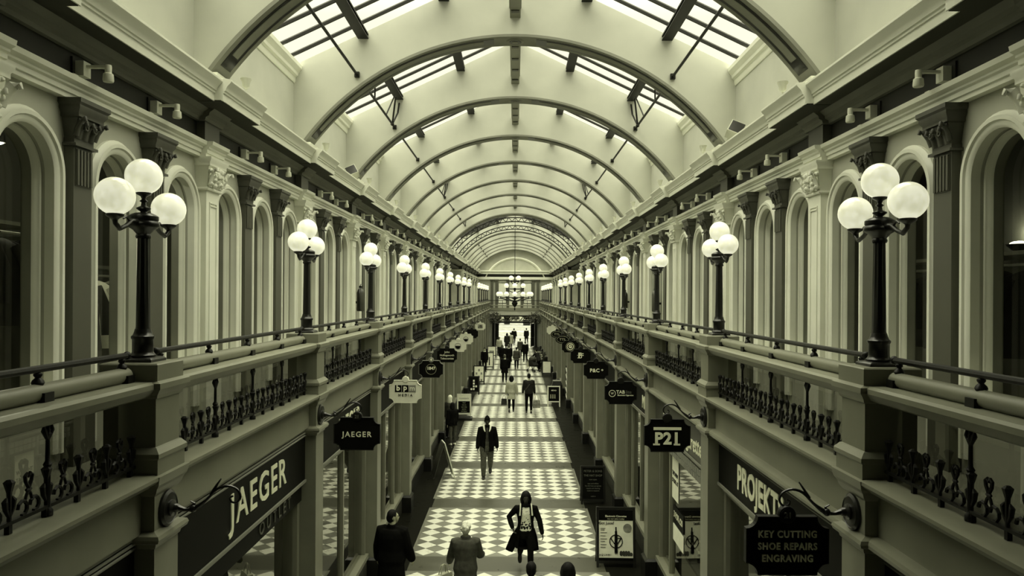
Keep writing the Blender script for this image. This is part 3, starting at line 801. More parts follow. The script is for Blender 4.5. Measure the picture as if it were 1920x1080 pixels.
ME_GUARD = MB().add([(.12, -1.99, .0), (.12, 1.99, .0), (.12, 1.99, .525), (.12, -1.99, .525)], [(0, 1, 2, 3)]).mesh('glass_panel', 'guard_glass')
NB = len(SPANS)
for k, y in enumerate(SPANS):
    if y < 0: continue
    for sx, side in SIDES:
        rz = 0 if sx > 0 else PI
        if y > 50: wh = '%s balustrade, %s bay beyond the chandelier' % (side, ORD[k - 10])
        else: wh = '%s balustrade, %s bay from the near end' % (side, ORD[k])
        t = thing('iron_handrail', 'thin black handrail, ' + wh, 'handrail', (sx * 2.76, y + BAY / 2, 4.81), rz, 'black handrails on the balustrades')
        link('rail', ME_HR, t)
        for d in (-1.92, -.98, 0, .98, 1.92): link('baluster', ME_BAL, t, (0, d, 0))
        t = thing('iron_cresting', 'black heart-and-spear ironwork, ' + wh, 'ironwork', (sx * 2.7, y + BAY / 2, 4.10), rz, 'iron crestings of the balustrades')
        link('bottom_bar', ME_CR[0], t); link('heart_and_spear_crest', ME_CR[1], t)
        link('glass_panel', ME_GUARD, t)
        for d in (-.98, 0, .98): link('tall_stem', ME_CR[2], t, (0, d, 0))

# ------------------------------------------------------------------ three-globe lamp posts
def lamp_parts():
    base = MB().rect_stack([(-.12, .12, -.12, .12, 0), (-.12, .12, -.12, .12, .02), (-.1, .1, -.1, .1, .035)])
    base.lathe([(.088, .035), (.092, .05), (.078, .062), (.074, .075), (.074, .165), (.082, .175), (.082, .19), (.07, .2), (.062, .22), (.055, .245)], n=16)
    sh = MB()
    n = 20; rings = []
    for z, r in ((.235, .052), (.26, .047), (.6, .043), (.9, .039), (.93, .039)):
        rings.append([((r + (.0028 if i % 2 else -.0028)) * math.cos(2 * PI * i / n), (r + (.0028 if i % 2 else -.0028)) * math.sin(2 * PI * i / n), z) for i in range(n)])
    sh.loft(rings); sh.lathe([(.05, .92), (.056, .935), (.05, .95), (.044, .965)], n=16)
    hub = MB().lathe([(.05, .955), (.075, .985), (.1, 1.0), (.112, 1.015), (.112, 1.035), (.1, 1.05), (.105, 1.06), (.105, 1.085), (.085, 1.1), (.06, 1.11)], n=18)
    stem = MB().lathe([(.03, 1.1), (.022, 1.12), (.05, 1.14), (.05, 1.15), (.02, 1.165), (.016, 1.19), (.03, 1.2), (.014, 1.215), (.022, 1.235), (.05, 1.25), (.055, 1.262), (.04, 1.27)], n=14)
    arm = MB().tube([(0, .08, 1.04), (0, .18, 1.035), (0, .26, .99), (0, .34, .965), (0, .40, 1.0), (0, .405, 1.03)], [.022, .017, .016, .018, .017, .02], 8, ref=(1, 0, 0))
    arm.tube([(0, .2, 1.03), (0, .25, 1.06), (0, .29, 1.04)], [.012, .01, .006], 6, ref=(1, 0, 0))
    arm.lathe([(.02, 1.02), (.03, 1.03), (.055, 1.045), (.06, 1.06), (.045, 1.068)], (0, .405, 0), 14)
    gl = MB().ball((0, 0, 0), .132, 24, 16)
    return [('base', base.mesh('base', 'black', 40)), ('shaft', sh.mesh('shaft', 'black', 60)), ('hub', hub.mesh('hub', 'black', 40)), ('stem', stem.mesh('stem', 'black', 40))], arm.mesh('arm', 'black', 50), gl.mesh('globe', 'globe', 80)
LP, ME_ARM, ME_GLOBE = lamp_parts()
LAMPS = NEAR[1:] + FAR[:-1]
for sx, side in SIDES:
    for i, y in enumerate(LAMPS):
        if i < 10: lab = 'three-globe lamp post on the %s balustrade, %s to the camera' % (side, 'nearest' if i == 0 else ORD[i] + ' nearest')
        else: lab = 'small far three-globe lamp post on the %s balustrade, %s beyond the chandelier' % (side, ORD[i - 10])
        t = thing('lamp_post', lab, 'lamp', (sx * PX, y, 4.893), 0, 'lamp posts on the balustrades')
        for n, m in LP:
            o = link(n, m, t)
            if n == 'stem': link('globe', ME_GLOBE, o, (0, 0, 1.385))
        for r in (0, PI): link('globe', ME_GLOBE, link('arm', ME_ARM, t, (0, 0, 0), r), (0, .405, 1.185))

# ------------------------------------------------------------------ spotlights on the frieze, uplights on the cornice
sp = [('back_plate', MB().box(-.01, .012, -.12, .1, -.1, .1).mesh('back_plate', 'frieze')),
      ('gear_box', MB().box(-.09, -.0, -.06, .06, -.07, .07).mesh('gear_box', 'white_fix')),
      ('arm', MB().box(-.3, -.08, -.02, .02, .015, .04).mesh('arm', 'white_fix')),
      ('spot_head', MB().lathe([(.028, .045), (.03, .02), (.03, -.03), (.045, -.04), (.05, -.1), (.045, -.115), (.02, -.12)], (-.29, 0, 0), 14).mesh('spot_head', 'white_fix', 40)),
      ('cable_box', MB().box(-.1, -.02, .16, .24, -.13, -.1).mesh('cable_box', 'white_fix'))]
for sx, side in SIDES:
    n = 0
    for k, y in enumerate(SPANS[1:10]):
        for d in (1.35, 2.75) if k else (1.5, 2.95):
            n += 1
            t = thing('wall_spotlight', 'small white spotlight on the dark %s frieze, %s to the camera' % (side, 'nearest' if n == 1 else ORD[n - 1] + ' nearest'), 'spotlight', (sx * 4.13, y + d, 7.52), 0 if sx > 0 else PI, 'spotlights on the frieze')
            for nm, m in sp: link(nm, m, t)
up = [('stand', MB().lathe([(.03, 0), (.03, .015), (.012, .03), (.012, .17)], n=10).mesh('stand', 'cream', 40)),
      ('bowl', MB().lathe([(.02, .16), (.05, .19), (.055, .25), (.075, .28), (.078, .30), (.06, .30)], n=12).mesh('bowl', 'cream', 40))]
for sx, side in SIDES:
    for i, y in enumerate(NEAR[2:]):
        t = thing('cornice_uplight', 'tiny cup-shaped uplight on the %s cornice, %s to the camera' % (side, 'nearest' if i == 0 else ORD[i] + ' nearest'), 'uplight', (sx * 3.72, y + .38, 8.09), 0, 'uplights on the cornice')
        for nm, m in up: link(nm, m, t)
for sx, side, y, x in ((1, 'right', 13.1, 3.85), (-1, 'left', 17.8, 3.85)):
    t = thing('floodlight', 'square boxy floodlight tilted on the %s cornice' % side, 'floodlight', (sx * x, y, 8.1), 0)
    rot = Matrix.Rotation(-.5, 4, 'X') @ Matrix.Rotation(sx * .5, 4, 'Y')
    def tilt(mb):
        mb.v = [tuple(rot @ Vector(p) + Vector((0, 0, .2))) for p in mb.v]; return mb
    link('housing', tilt(MB().rect_stack([(-.13, .13, -.1, .1, -.13), (-.13, .13, -.1, .1, .13)]).rect_stack([(-.08, .08, .1, .22, -.08), (-.08, .08, .1, .22, .08)])).mesh('housing', 'stone'), t)
    link('lens', tilt(MB().box(-.115, .115, -.106, -.098, -.115, .115)).mesh('lens', 'black'), t)
    link('yoke', MB().box(-.02, .02, -.02, .02, 0, .14).box(-.08, .08, -.04, .04, -.002, .02).mesh('yoke', 'white_fix'), t)

# ------------------------------------------------------------------ chandelier in the crossing
CH = (0.0, 51.6)
t = thing('chandelier', 'large tiered chandelier of white globes hanging in the crossing', 'chandelier', (CH[0], CH[1], 0))
link('hanging_rod', MB().tube([(0, 0, 6.9), (0, 0, 11.75)], .018, 6).mesh('hanging_rod', 'iron'), t)
link('stem', MB().lathe([(.02, 4.4), (.05, 4.5), (.02, 4.62), (.1, 4.7), (.2, 4.85), (.2, 4.95), (.08, 5.05), (.06, 5.15), (.26, 5.25), (.1, 5.32), (.05, 5.4), (.05, 5.75), (.09, 5.85), (.05, 5.95), (.05, 6.3), (.08, 6.4), (.04, 6.5), (.03, 6.95)], n=14).mesh('stem', 'iron', 40), t)
for z, r, n, off in ((6.62, .36, 4, PI / 4), (6.10, .66, 6, PI / 6), (5.52, 1.12, 12, 0)):
    hoop = MB().tube([(r * .8 * math.cos(2 * PI * k / 24), r * .8 * math.sin(2 * PI * k / 24), z - .22) for k in range(25)], .035, 6, ref=(0, 0, 1))
    link('hoop', hoop.mesh('hoop', 'iron'), t)
    arm = MB().tube([(.03, 0, z - .5), (r * .4, 0, z - .42), (r * .75, 0, z - .32), (r, 0, z - .27), (r, 0, z - .15)], [.03, .025, .025, .025, .03], 6)
    arm.lathe([(.03, z - .2), (.07, z - .17), (.075, z - .14)], (r, 0, 0), 10)
    arm = arm.mesh('arm', 'iron')
    gl = MB().ball((0, 0, 0), .165, 16, 10).mesh('globe', 'globe', 80)
    for k in range(n):
        a = off + 2 * PI * k / n
        link('globe', gl, link('arm', arm, t, (0, 0, 0), a), (r, 0, z))

# ------------------------------------------------------------------ shopfronts
def shopfront(y, sx, side, label, stall='wood', mull=(1.55,), door=None, fascia='fascia', arch=False, lattice=False):
    L = BAY; a, b = .2, L - .2
    t = thing('shopfront', label, 'shopfront', (0, y, 0))
    S = (sx, 1, 1)
    fb = MB().box(2.71, 2.86, a, b, 2.97, 3.655 if sx < 0 else 3.6).mesh('sign_board', fascia)
    link('sign_board', fb, t, sx=sx)
    bd = MB()
    for z in ((3.56, 3.595) if sx < 0 else (3.495, 3.535)): bd.tube([(2.705, a, z), (2.705, b, z)], .012, 6)
    bd.box(2.69, 2.8, a, b, 2.95, 2.985)
    link('bead_moulding', bd.mesh('bead_moulding', 'soffit'), t, sx=sx)
    f = MB().box(2.78, 2.9, a, a + .1, .1, 2.97).box(2.78, 2.9, b - .1, b, .1, 2.97).box(2.76, 2.9, a, b, 2.86, 2.97).box(2.72, 2.9, a, b, .42, .5)
    for m in mull: f.box(2.79, 2.87, m - .03, m + .03, .5, 2.9)
    if door:
        f.box(2.79, 2.9, door[0] - .05, door[0] + .05, 0, 2.9).box(2.79, 2.9, door[1] - .05, door[1] + .05, 0, 2.9)
    link('window_frame', f.mesh('window_frame', 'green'), t, sx=sx)
    link('pane', MB().add([(2.84, a + .1, .5), (2.84, b - .1, .5), (2.84, b - .1, 2.87), (2.84, a + .1, 2.87)], [(0, 1, 2, 3)]).mesh('pane', 'shop_glass'), t, sx=sx)
    st = MB().box(2.75, 2.95, a, b, 0.0, .42).box(2.735, 2.8, a + .15, b - .15, .1, .36)
    link('stall_riser', st.mesh('stall_riser', stall), t, sx=sx)
    if lattice:
        g = MB()
        n = 34
        for k in range(n):
            yy = a + .1 + (b - a - .2) * k / n
            for z in (2.76, 2.86): g.box(2.7, 2.72, yy + .01, yy + .1, z - .045, z + .035)
        link('vent_grille', g.mesh('vent_grille', 'soffit'), t, sx=sx)
    return t
def fascia_text(t, sx, txt, size, yc, zc, mat='gold', bold=.006, sxx=1.0, spacing=1.05, x=2.705):
    me = text_mesh(txt, size, mat, .006, bold, spacing, sxx)
    sb = next(c for c in t.children if c.name.startswith('sign_board'))
    o = link('lettering', me, sb)
    o.matrix_basis = Matrix.Diagonal((sx, 1, 1, 1)) @ Matrix.Translation((sx * x, yc, zc)) @ Matrix.Rotation(-sx * PI / 2, 4, 'Z') @ Matrix.Rotation(PI / 2, 4, 'X')
    return o
for k, y in enumerate(SPANS_LOW):
    if y < 0: continue
    for sx, side in SIDES:
        if k >= len(SPANS):
            lab = 'dark shopfront under the crossing on the %s, %s of three' % (side, ('nearest', 'middle', 'farthest')[k - len(SPANS)])
        elif y > 50: lab = 'far dark shopfront on the %s beyond the crossing, %s along' % (side, ORD[k - 10])
        else: lab = 'dark shopfront on the %s side, %s bay from the near end' % (side, ORD[k - 1])
        kw = dict(mull=((1.55,), (1.2, 2.9), (2.2,), (1.0, 2.0, 3.2))[k % 4], stall='wood' if (k + sx) % 3 else 'black')
        if k == 1 and sx < 0: lab, kw = 'dark shopfront on the left with large pale JAEGER lettering and OUTLET below', dict(mull=(), stall='wood')
        if k == 2 and sx < 0: lab, kw = 'second JAEGER shopfront on the left, behind its hanging sign', dict(mull=(2.4,), stall='wood')
        if k == 1 and sx > 0: lab, kw = 'dark shopfront on the right lettered PROJEKTS', dict(mull=(), stall='wood')
        if k == 2 and sx > 0: lab, kw = 'shopfront on the right lettered Electronic Cigarettes above a vent grille', dict(mull=(3.3,), stall='black', fascia='fascia_grey', lattice=True)
        t = shopfront(y, sx, side, lab, **kw)
        if k >= len(SPANS):
            t.scale = (1, .93 if k != len(SPANS) + 1 else (cl - 2 * .93 * BAY) / BAY, 1)
        if k == 1 and sx < 0:
            fascia_text(t, sx, 'JAEGER', .45, 2.50, 3.285, bold=.004, sxx=1.08, spacing=1.15)
            link('lower_strip', MB().box(-2.78, -2.74, .25, 4.17, 2.72, 2.95).mesh('lower_strip', 'fascia'), t)
            fascia_text(t, sx, 'OUTLET', .2, 3.1, 2.83, 'grey_letter', .0, 1.1, 1.6, 2.735)
        if k == 2 and sx < 0: fascia_text(t, sx, 'JAEGER', .44, 2.45, 3.285, bold=.004, spacing=1.12)
        if k == 1 and sx > 0: fascia_text(t, sx, 'PROJEKTS', .40, 2.6, 3.24, bold=.012, sxx=.85)
        if k == 2 and sx > 0: fascia_text(t, sx, 'Electronic Cigarettes', .34, 2.0, 3.2, bold=.003, sxx=.95)
        if k == 3 and sx > 0: fascia_text(t, sx, 'MR.', .36, 1.0, 3.2, bold=.006)
    # arcade soffit above the shops closes the room
for sx, side in SIDES:
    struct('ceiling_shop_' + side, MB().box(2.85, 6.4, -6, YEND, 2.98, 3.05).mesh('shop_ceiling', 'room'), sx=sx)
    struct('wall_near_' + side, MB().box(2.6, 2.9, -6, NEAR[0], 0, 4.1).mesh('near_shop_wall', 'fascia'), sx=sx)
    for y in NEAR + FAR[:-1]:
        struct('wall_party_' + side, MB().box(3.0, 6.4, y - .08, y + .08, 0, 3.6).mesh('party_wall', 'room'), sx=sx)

# ------------------------------------------------------------------ bracket arms and hanging signs
def bracket():
    disc = MB().lathe([(.135, 0), (.135, -.02), (.115, -.035), (.11, -.03), (.06, -.035), (.06, -.05), (.035, -.065), (.03, -.09), (.018, -.1)], axis='x', n=24)
    _a = curve([p + (r,) for p, r in zip([(-.09, 0, 0), (-.16, 0, -.015), (-.22, 0, 0), (-.3, 0, .06), (-.38, 0, .14), (-.46, 0, .165), (-.53, 0, .14), (-.555, 0, .085), (-.53, 0, .045), (-.49, 0, .045), (-.475, 0, .075), (-.5, 0, .09)], [.024, .013, .02, .011, .011, .010, .009, .009, .008, .008, .008, .007])], 3)
    arm = MB().tube([p[:3] for p in _a], [p[3] for p in _a], 7)
    arm.tube([(-.33, 0, .1), (-.375, 0, .17), (-.41, 0, .22)], [.012, .009, .005], 6)
    arm.tube([(-.2, 0, 0), (-.21, 0, .035), (-.18, 0, .05)], [.012, .01, .006], 6)
    arm.ball((-.2, 0, -.005), .03, 8, 6)
    return disc.mesh('rosette', 'black', 40), arm.mesh('arm', 'black', 50)
ME_BR = bracket()
def board_outline(w, h, c, n=6):
    pts = []
    def arc(cx, cz, a0, a1):
        for k in range(n + 1):
            a = a0 + (a1 - a0) * k / n
            pts.append((cx + c * math.cos(a), cz + c * math.sin(a)))
    X, Z = w / 2, h / 2
    arc(-X, -Z, PI / 2, 0); arc(X, -Z, PI, PI / 2); arc(X, Z, 3 * PI / 2, PI); arc(-X, Z, 2 * PI, 3 * PI / 2)
    return pts
def hang_board(w=.6, h=.42, mat='sign', rimmat='iron', oval=False):
    pts = [(w / 2 * math.cos(2 * PI * k / 28), h / 2 * math.sin(2 * PI * k / 28)) for k in range(28)] if oval else board_outline(w, h, .085)
    bd = MB().prism(pts, 'y', -.022, .022).mesh('board', mat)
    s = 1.0
    big = [(x * 1.03, z * 1.04) for x, z in pts]
    rim = MB()
    for k in range(len(pts)):
        j = (k + 1) % len(pts)
        a, b, c, d = pts[k], pts[j], big[j], big[k]
        rim.add([(a[0], -.03, a[1]), (b[0], -.03, b[1]), (c[0], -.03, c[1]), (d[0], -.03, d[1]), (a[0], .03, a[1]), (b[0], .03, b[1]), (c[0], .03, c[1]), (d[0], .03, d[1])],
                [(0, 1, 2, 3), (4, 5, 6, 7), (0, 1, 5, 4), (3, 2, 6, 7)])
    med = MB().lathe([(.06, -.028), (.066, -.02), (.066, .02), (.06, .028)], (0, 0, h / 2 + .02), 20, 'y')
    med.lathe([(.05, -.034), (.05, -.026)], (0, 0, h / 2 + .02), 20, 'y')
    med.tube([(0, 0, h / 2 + .07), (0, 0, h / 2 + .092)], .01, 6)
    return bd, rim.mesh('rim', rimmat), med.mesh('medallion', rimmat, 40)
HB = {'dark': hang_board(), 'cream': hang_board(mat='cream_sign', rimmat='cream_sign'), 'oval': hang_board(.6, .36, oval=True), 'line': hang_board(rimmat='soffit')}
SIGNX = 2.07; SIGNZ = 3.55
BR_N = {}
def bracket_at(y, sx, side):
    n = BR_N[sx] = BR_N.get(sx, -1) + 1
    t = thing('sign_bracket', 'scrolled black sign bracket on the %s piers, %s to the camera' % (side, 'nearest' if n == 0 else ORD[n] + ' nearest'), 'bracket', (sx * 2.572, y, 3.80), 0 if sx > 0 else PI, 'sign brackets on the piers')
    link('rosette', ME_BR[0], t); link('arm', ME_BR[1], t)
def hang_sign(y, sx, style, label, items, dx=0):
    t = thing('hanging_sign', label, 'sign', (sx * SIGNX + dx, y, SIGNZ), 0, 'hanging shop signs')
    bd, rim_, med = [link(n, m, t) for n, m in zip(('board', 'rim', 'medallion'), HB[style])]
    for it in items:
        if it[0] == 'text':
            _, body, size, x, z, mat, bold, spc, sxx = it
            link('lettering', text_mesh(body, size, mat, .006, bold, spc, sxx), med if z > .2 else bd, (x, -.027 if z < .2 else -.038, z), FACE_CAM)
        else:
            link(it[0], it[1], bd)
    return t
def ring_mesh(c, r0, r1, mat, y=-.026, n=24):
    return MB().lathe([(r1, y), (r1, y - .004), (r0, y - .004), (r0, y), (r1, y)], (c[0], 0, c[1]), n, 'y', False).mesh('ring', mat)
def disc_mesh(c, r, mat, y=-.026, a0=0, a1=2 * PI, n=24):
    pts = [(c[0] + r * math.cos(a0 + (a1 - a0) * k / n), c[1] + r * math.sin(a0 + (a1 - a0) * k / n)) for k in range(n)] + ([] if a1 - a0 > 6 else [(c[0] + r * math.cos(a1), c[1] + r * math.sin(a1))])
    return MB().prism(pts, 'y', y - .004, y).mesh('disc', mat)
def bars(rects, mat, y=-.028):
    mb = MB()
    for x0, x1, z0, z1 in rects: mb.box(x0, x1, y - .004, y + .004, z0, z1)
    return mb.mesh('bars', mat)
T = lambda body, size, x, z, mat='gold', bold=0.0, spc=1.0, sxx=1.0: ('text', body, size, x, z, mat, bold, spc, sxx)
for sx, side in SIDES:
    for y in NEAR[1:]: bracket_at(y, sx, side)
b = NEAR[1:]
hang_sign(b[0], 1, 'dark', 'black hanging sign reading KEY CUTTING SHOE REPAIRS ENGRAVING', [T('KEY CUTTING', .072, 0, .085, 'gold', .002, 1.15, .85), T('SHOE REPAIRS', .072, 0, -.005, 'gold', .002, 1.15, .85), T('ENGRAVING', .072, 0, -.095, 'gold', .002, 1.15, .85), T('21', .06, 0, .228, 'grey_letter', .001)])
hang_sign(b[1], 1, 'dark', 'black hanging sign with large slab-serif P21', [T('P21', .215, 0, -.045, 'gold', .008, 1.08, 1.0),
     ('serif_bars', bars([(-.185, .185, .075, .112), (-.19, -.10, -.128, -.106), (.085, .17, -.128, -.106)], 'gold'))])
hang_sign(b[2], 1, 'dark', 'black hanging sign with ringed emblem and the word TAB', [('ring', ring_mesh((-.165, -.01), .056, .066, 'gold')), T('W', .06, -.165, -.012, 'gold', 0, 1, .9), T('TAB', .09, -.005, .015, 'gold', .001), T('lite', .09, .15, .015, 'grey_letter', 0), T('Electronic Cigarettes', .036, .09, -.045, 'gold', .0005)])
hang_sign(b[3], 1, 'dark', 'black hanging sign reading P and Co in white serif capitals', [T('P&C', .125, -.035, -.01, 'gold', .003, 1.1), T('o', .085, .155, .012, 'gold', .003)])
hang_sign(b[4], 1, 'dark', 'black hanging sign with interlocked FF monogram', [T('F', .2, -.03, .02, 'gold', .012), T('F', .2, .045, .01, 'gold', .002), ('serif_bars', bars([(-.1, .02, -.065, -.05), (-.11, -.09, .02, .03)], 'gold')), T('FINE & COUNTRY', .03, 0, -.14, 'grey_letter', 0)][:3])
hang_sign(b[5], 1, 'dark', 'black hanging sign with a letter G inside two pale rings', [('ring', ring_mesh((0, 0), .10, .125, 'gold')), ('ring', ring_mesh((0, 0), .15, .165, 'gold_dim')), T('G', .16, 0, 0, 'gold', .01)])
for k, w in ((6, 'nearer'), (7, 'farther')):
    oval = MB().tube([(.25 * math.cos(2 * PI * q / 28), -.024, .14 * math.sin(2 * PI * q / 28)) for q in range(29)], .006, 5, ref=(0, 1, 0)).mesh('ring', 'gold_dim')
    hang_sign(b[k], 1, 'oval', '%s of the two black oval hanging signs on the right' % w, [T('TTL', .13, 0, 0, 'gold_dim', .003, 1.3), ('ring', oval)])
hang_sign(b[8], 1, 'cream', 'plain cream hanging sign on the right near the crossing', [])
hang_sign(b[1], -1, 'dark', 'black hanging sign reading JAEGER', [T('JAEGER', .10, .0, -.01, 'gold', .001, 1.25), T('21', .06, 0, .228, 'grey_letter', .001)])
hang_sign(b[2], -1, 'cream', 'cream hanging sign reading bpm MEDIA', [('letter_blocks', bars([(-.2, -.075, -.01, .125), (-.068, .06, -.01, .125)], 'sign', -.022)), ('letter_block', bars([(.067, .2, -.01, .125)], 'soffit', -.022)),
     T('b', .14, -.138, .065, 'gold', .004), T('p', .14, -.004, .075, 'gold', .004), T('m', .14, .133, .062, 'cream_sign', .002), T('MEDIA', .07, 0, -.07, 'sign', 0, 1.5)])
hang_sign(b[3], -1, 'line', 'black hanging sign with pale outline and the number 1847', [('ring', ring_mesh((0, 0), .125, .132, 'gold_dim')), T('1847', .105, 0, .02, 'gold', .002), T('4', .09, 0, .235, 'gold', .002)])
hang_sign(b[4], -1, 'dark', 'black hanging sign reading John Hollingsworth Tobacconists', [T('John', .09, 0, .1, 'gold', .0), T('Hollingsworth', .082, 0, .0, 'gold', 0, .95), T('Tobacconists', .082, 0, -.1, 'gold', 0, .95)])
for k, w in ((5, 'nearer'), (6, 'farther')):
    hang_sign(b[k], -1, 'cream', '%s of the two cream hanging signs with a half-dark disc' % w, [('ring', ring_mesh((0, -.01), .105, .115, 'sign')), ('disc', disc_mesh((0, -.01), .095, 'sign', -.026, PI, 2 * PI)), ('bars', bars([(-.1, .1, -.005, .005)], 'sign'))])
hang_sign(b[7], -1, 'dark', 'blank black hanging sign on the left near the crossing', [])
hang_sign(b[9], -1, 'cream', 'small cream hanging sign with boxed dark lettering, beside the crossing', [('frame', bars([(-.14, .14, .09, .11), (-.14, .14, -.11, -.09), (-.14, -.12, -.11, .11), (.12, .14, -.11, .11)], 'sign')), T('LINE', .09, 0, .035, 'sign', .004), T('WORKS', .07, 0, -.04, 'sign', .004)])
# ------------------------------------------------------------------ pavement boards and street furniture in the arcade
def a_board(x, y, w, h, label, frame, poster, face=0.0, lean=.16, items=(), feet=.08, back=True, margin=.05, backmat=None):
    t = thing('pavement_sign', label, 'pavement sign', (x, y, 0), face)
    def slab(mb, x0, x1, z0, z1, yoff, th, sgn=1):
        def P(xx, zz, d): return (xx, sgn * (-(h - zz) * lean / h * 1.0 + d) if False else sgn * (-lean * (1 - zz / h)) + d, zz)
        mb.loft([[P(x0, z0, yoff), P(x1, z0, yoff), P(x1, z0, yoff + th), P(x0, z0, yoff + th)], [P(x0, z1, yoff), P(x1, z1, yoff), P(x1, z1, yoff + th), P(x0, z1, yoff + th)]])
    m = margin
    fr_ = MB()
    for q in ((-w / 2, -w / 2 + m, 0, h), (w / 2 - m, w / 2, 0, h), (-w / 2 + m, w / 2 - m, h - m, h), (-w / 2 + m, w / 2 - m, feet, feet + m)): slab(fr_, *q, -.015, .03)
    link('frame', fr_.mesh('frame', frame), t)
    if back:
        bk = MB()
        for q in ((-w / 2, -w / 2 + m, 0, h), (w / 2 - m, w / 2, 0, h), (-w / 2 + m, w / 2 - m, feet, h - .01)): slab(bk, *q, .02, .02, -1)
        link('back_frame', bk.mesh('back_frame', backmat or frame), t)
    ps = MB(); slab(ps, -w / 2 + m, w / 2 - m, feet + m, h - m, -.006, .012)
    t_ = t; po = link('poster', ps.mesh('poster', poster), t)
    ang = math.atan2(lean, h)
    for it in items:
        kind, a, bb, c, d, mat = it[:6]
        if kind == 'bar':
            q = MB(); slab(q, a, bb, c, d, -.013, .008); link('printed_block', q.mesh('printed_block', mat), po)
        elif kind == 'text':
            body, size, zz, xx = a, bb, c, d
            o = link('lettering', text_mesh(body, size, mat, .002, it[6] if len(it) > 6 else .001), po, (xx, -lean * (1 - zz / h) - .012, zz), (PI / 2 - ang, 0, 0))
        elif kind == 'mesh':
            o = link(a, bb, po, (d, -lean * (1 - c / h) - .011, c), (-ang, 0, 0))
    return t
# big vape-shop style poster board
circ = MB().lathe([(.135, 0), (.135, -.006), (.118, -.006), (.118, 0), (.135, 0)], n=28, axis='y', cap=False).mesh('ring', 'sign')
pen = MB().box(-.03, .03, -.008, 0, -.29, .05).box(-.022, .022, -.008, 0, .06, .13).box(-.012, .012, -.008, 0, .13, .21).box(-.03, .03, -.008, 0, -.30, -.295)
vee = MB().tube([(-.1, -.004, .04), (-.02, -.004, -.08)], .01, 5).tube([(.1, -.004, .04), (.02, -.004, -.08)], .01, 5).tube([(-.02, -.004, .04), (.1, -.004, .04)], .008, 5)
badge = MB().lathe([(.085, 0), (.085, -.006)], n=24, axis='y').mesh('badge', 'paper_grey')
fruit = MB()
for q in range(9): fruit.ball((-.1 + .05 * (q % 5), -.004, .03 * (q // 5)), (.03, .005, .035), 8, 6)
a_board(2.08, 15.15, .78, 1.16, 'black pavement sign with a large pale illustrated poster on the right', 'black', 'paper', items=[
    ('bar', -.34, .34, .905, 1.105, 'sign'), ('text', 'Electronic Cigarettes', .05, .985, .0, 'gold'), ('text', 'try our juice today', .045, .935, .0, 'gold_dim'), ('bar', -.34, .34, .13, .185, 'sign'),
    ('text', 'Got Juice?', .075, .85, -.19, 'sign'), ('mesh', 'ring', circ, .50, 0.0, 0), ('mesh', 'printed_pen', pen.mesh('printed_pen', 'sign'), .57, 0.0, 0), ('mesh', 'printed_emblem', vee.mesh('printed_emblem', 'sign'), .52, 0.0, 0),
    ('mesh', 'badge', badge, .76, .23, 0), ('mesh', 'printed_fruit', fruit.mesh('printed_fruit', 'cloth_mid'), .26, .2, 0)] +
    [('bar', -.31, -.31 + l, z, z + .014, 'paper_grey') for l, z in ((.1, .74), (.08, .71), (.13, .66), (.1, .6), (.13, .54), (.09, .49), (.12, .43), (.1, .38))] + [('text', 'A Q U A R I', .045, .24, -.22, 'sign')], face=-.03)
a_board(2.09, 19.7, .64, .96, 'black chalkboard sign for THE HAT SHOP on the right', 'black', 'sign', items=[
    ('text', 'PETER & SONS', .075, .83, 0, 'grey_letter'), ('text', 'THE HAT SHOP', .07, .72, 0, 'grey_letter'), ('text', 'now open', .05, .62, 0, 'grey_letter'), ('text', 'caps and trilbies', .045, .52, 0, 'grey_letter'),
    ('text', 'fine felt hats and gloves', .045, .46, 0, 'grey_letter'), ('text', 'repairs and cleaning', .045, .40, 0, 'grey_letter'), ('text', 'made to measure', .045, .34, 0, 'grey_letter'), ('text', 'walk in', .045, .2, 0, 'grey_letter')])
a_board(1.95, 36.9, .62, 1.0, 'white framed pavement sign with a dark menu on the right', 'white_fix', 'sign', feet=.22, items=[
    ('text', 'MENU', .09, .78, 0, 'gold')] + [('bar', -.18 + .1 * (k % 3), -.12 + .1 * (k % 3), .4 + .05 * (k // 3), .435 + .05 * (k // 3), 'gold_dim') for k in range(12)])
a_board(2.2, 51.2, .62, 1.0, 'black framed pavement sign with a blank pale sheet on the right', 'black', 'paper', feet=.15)
# leaning A-frame seen edge-on at the left
a_board(-2.08, 22.4, .6, 1.05, 'dark A-frame sign seen from its side on the left', 'white_fix', 'paper', face=PI / 2 + .25, backmat='wood', lean=.3, items=[('bar', -.2, .2, .3, .4, 'sign')])
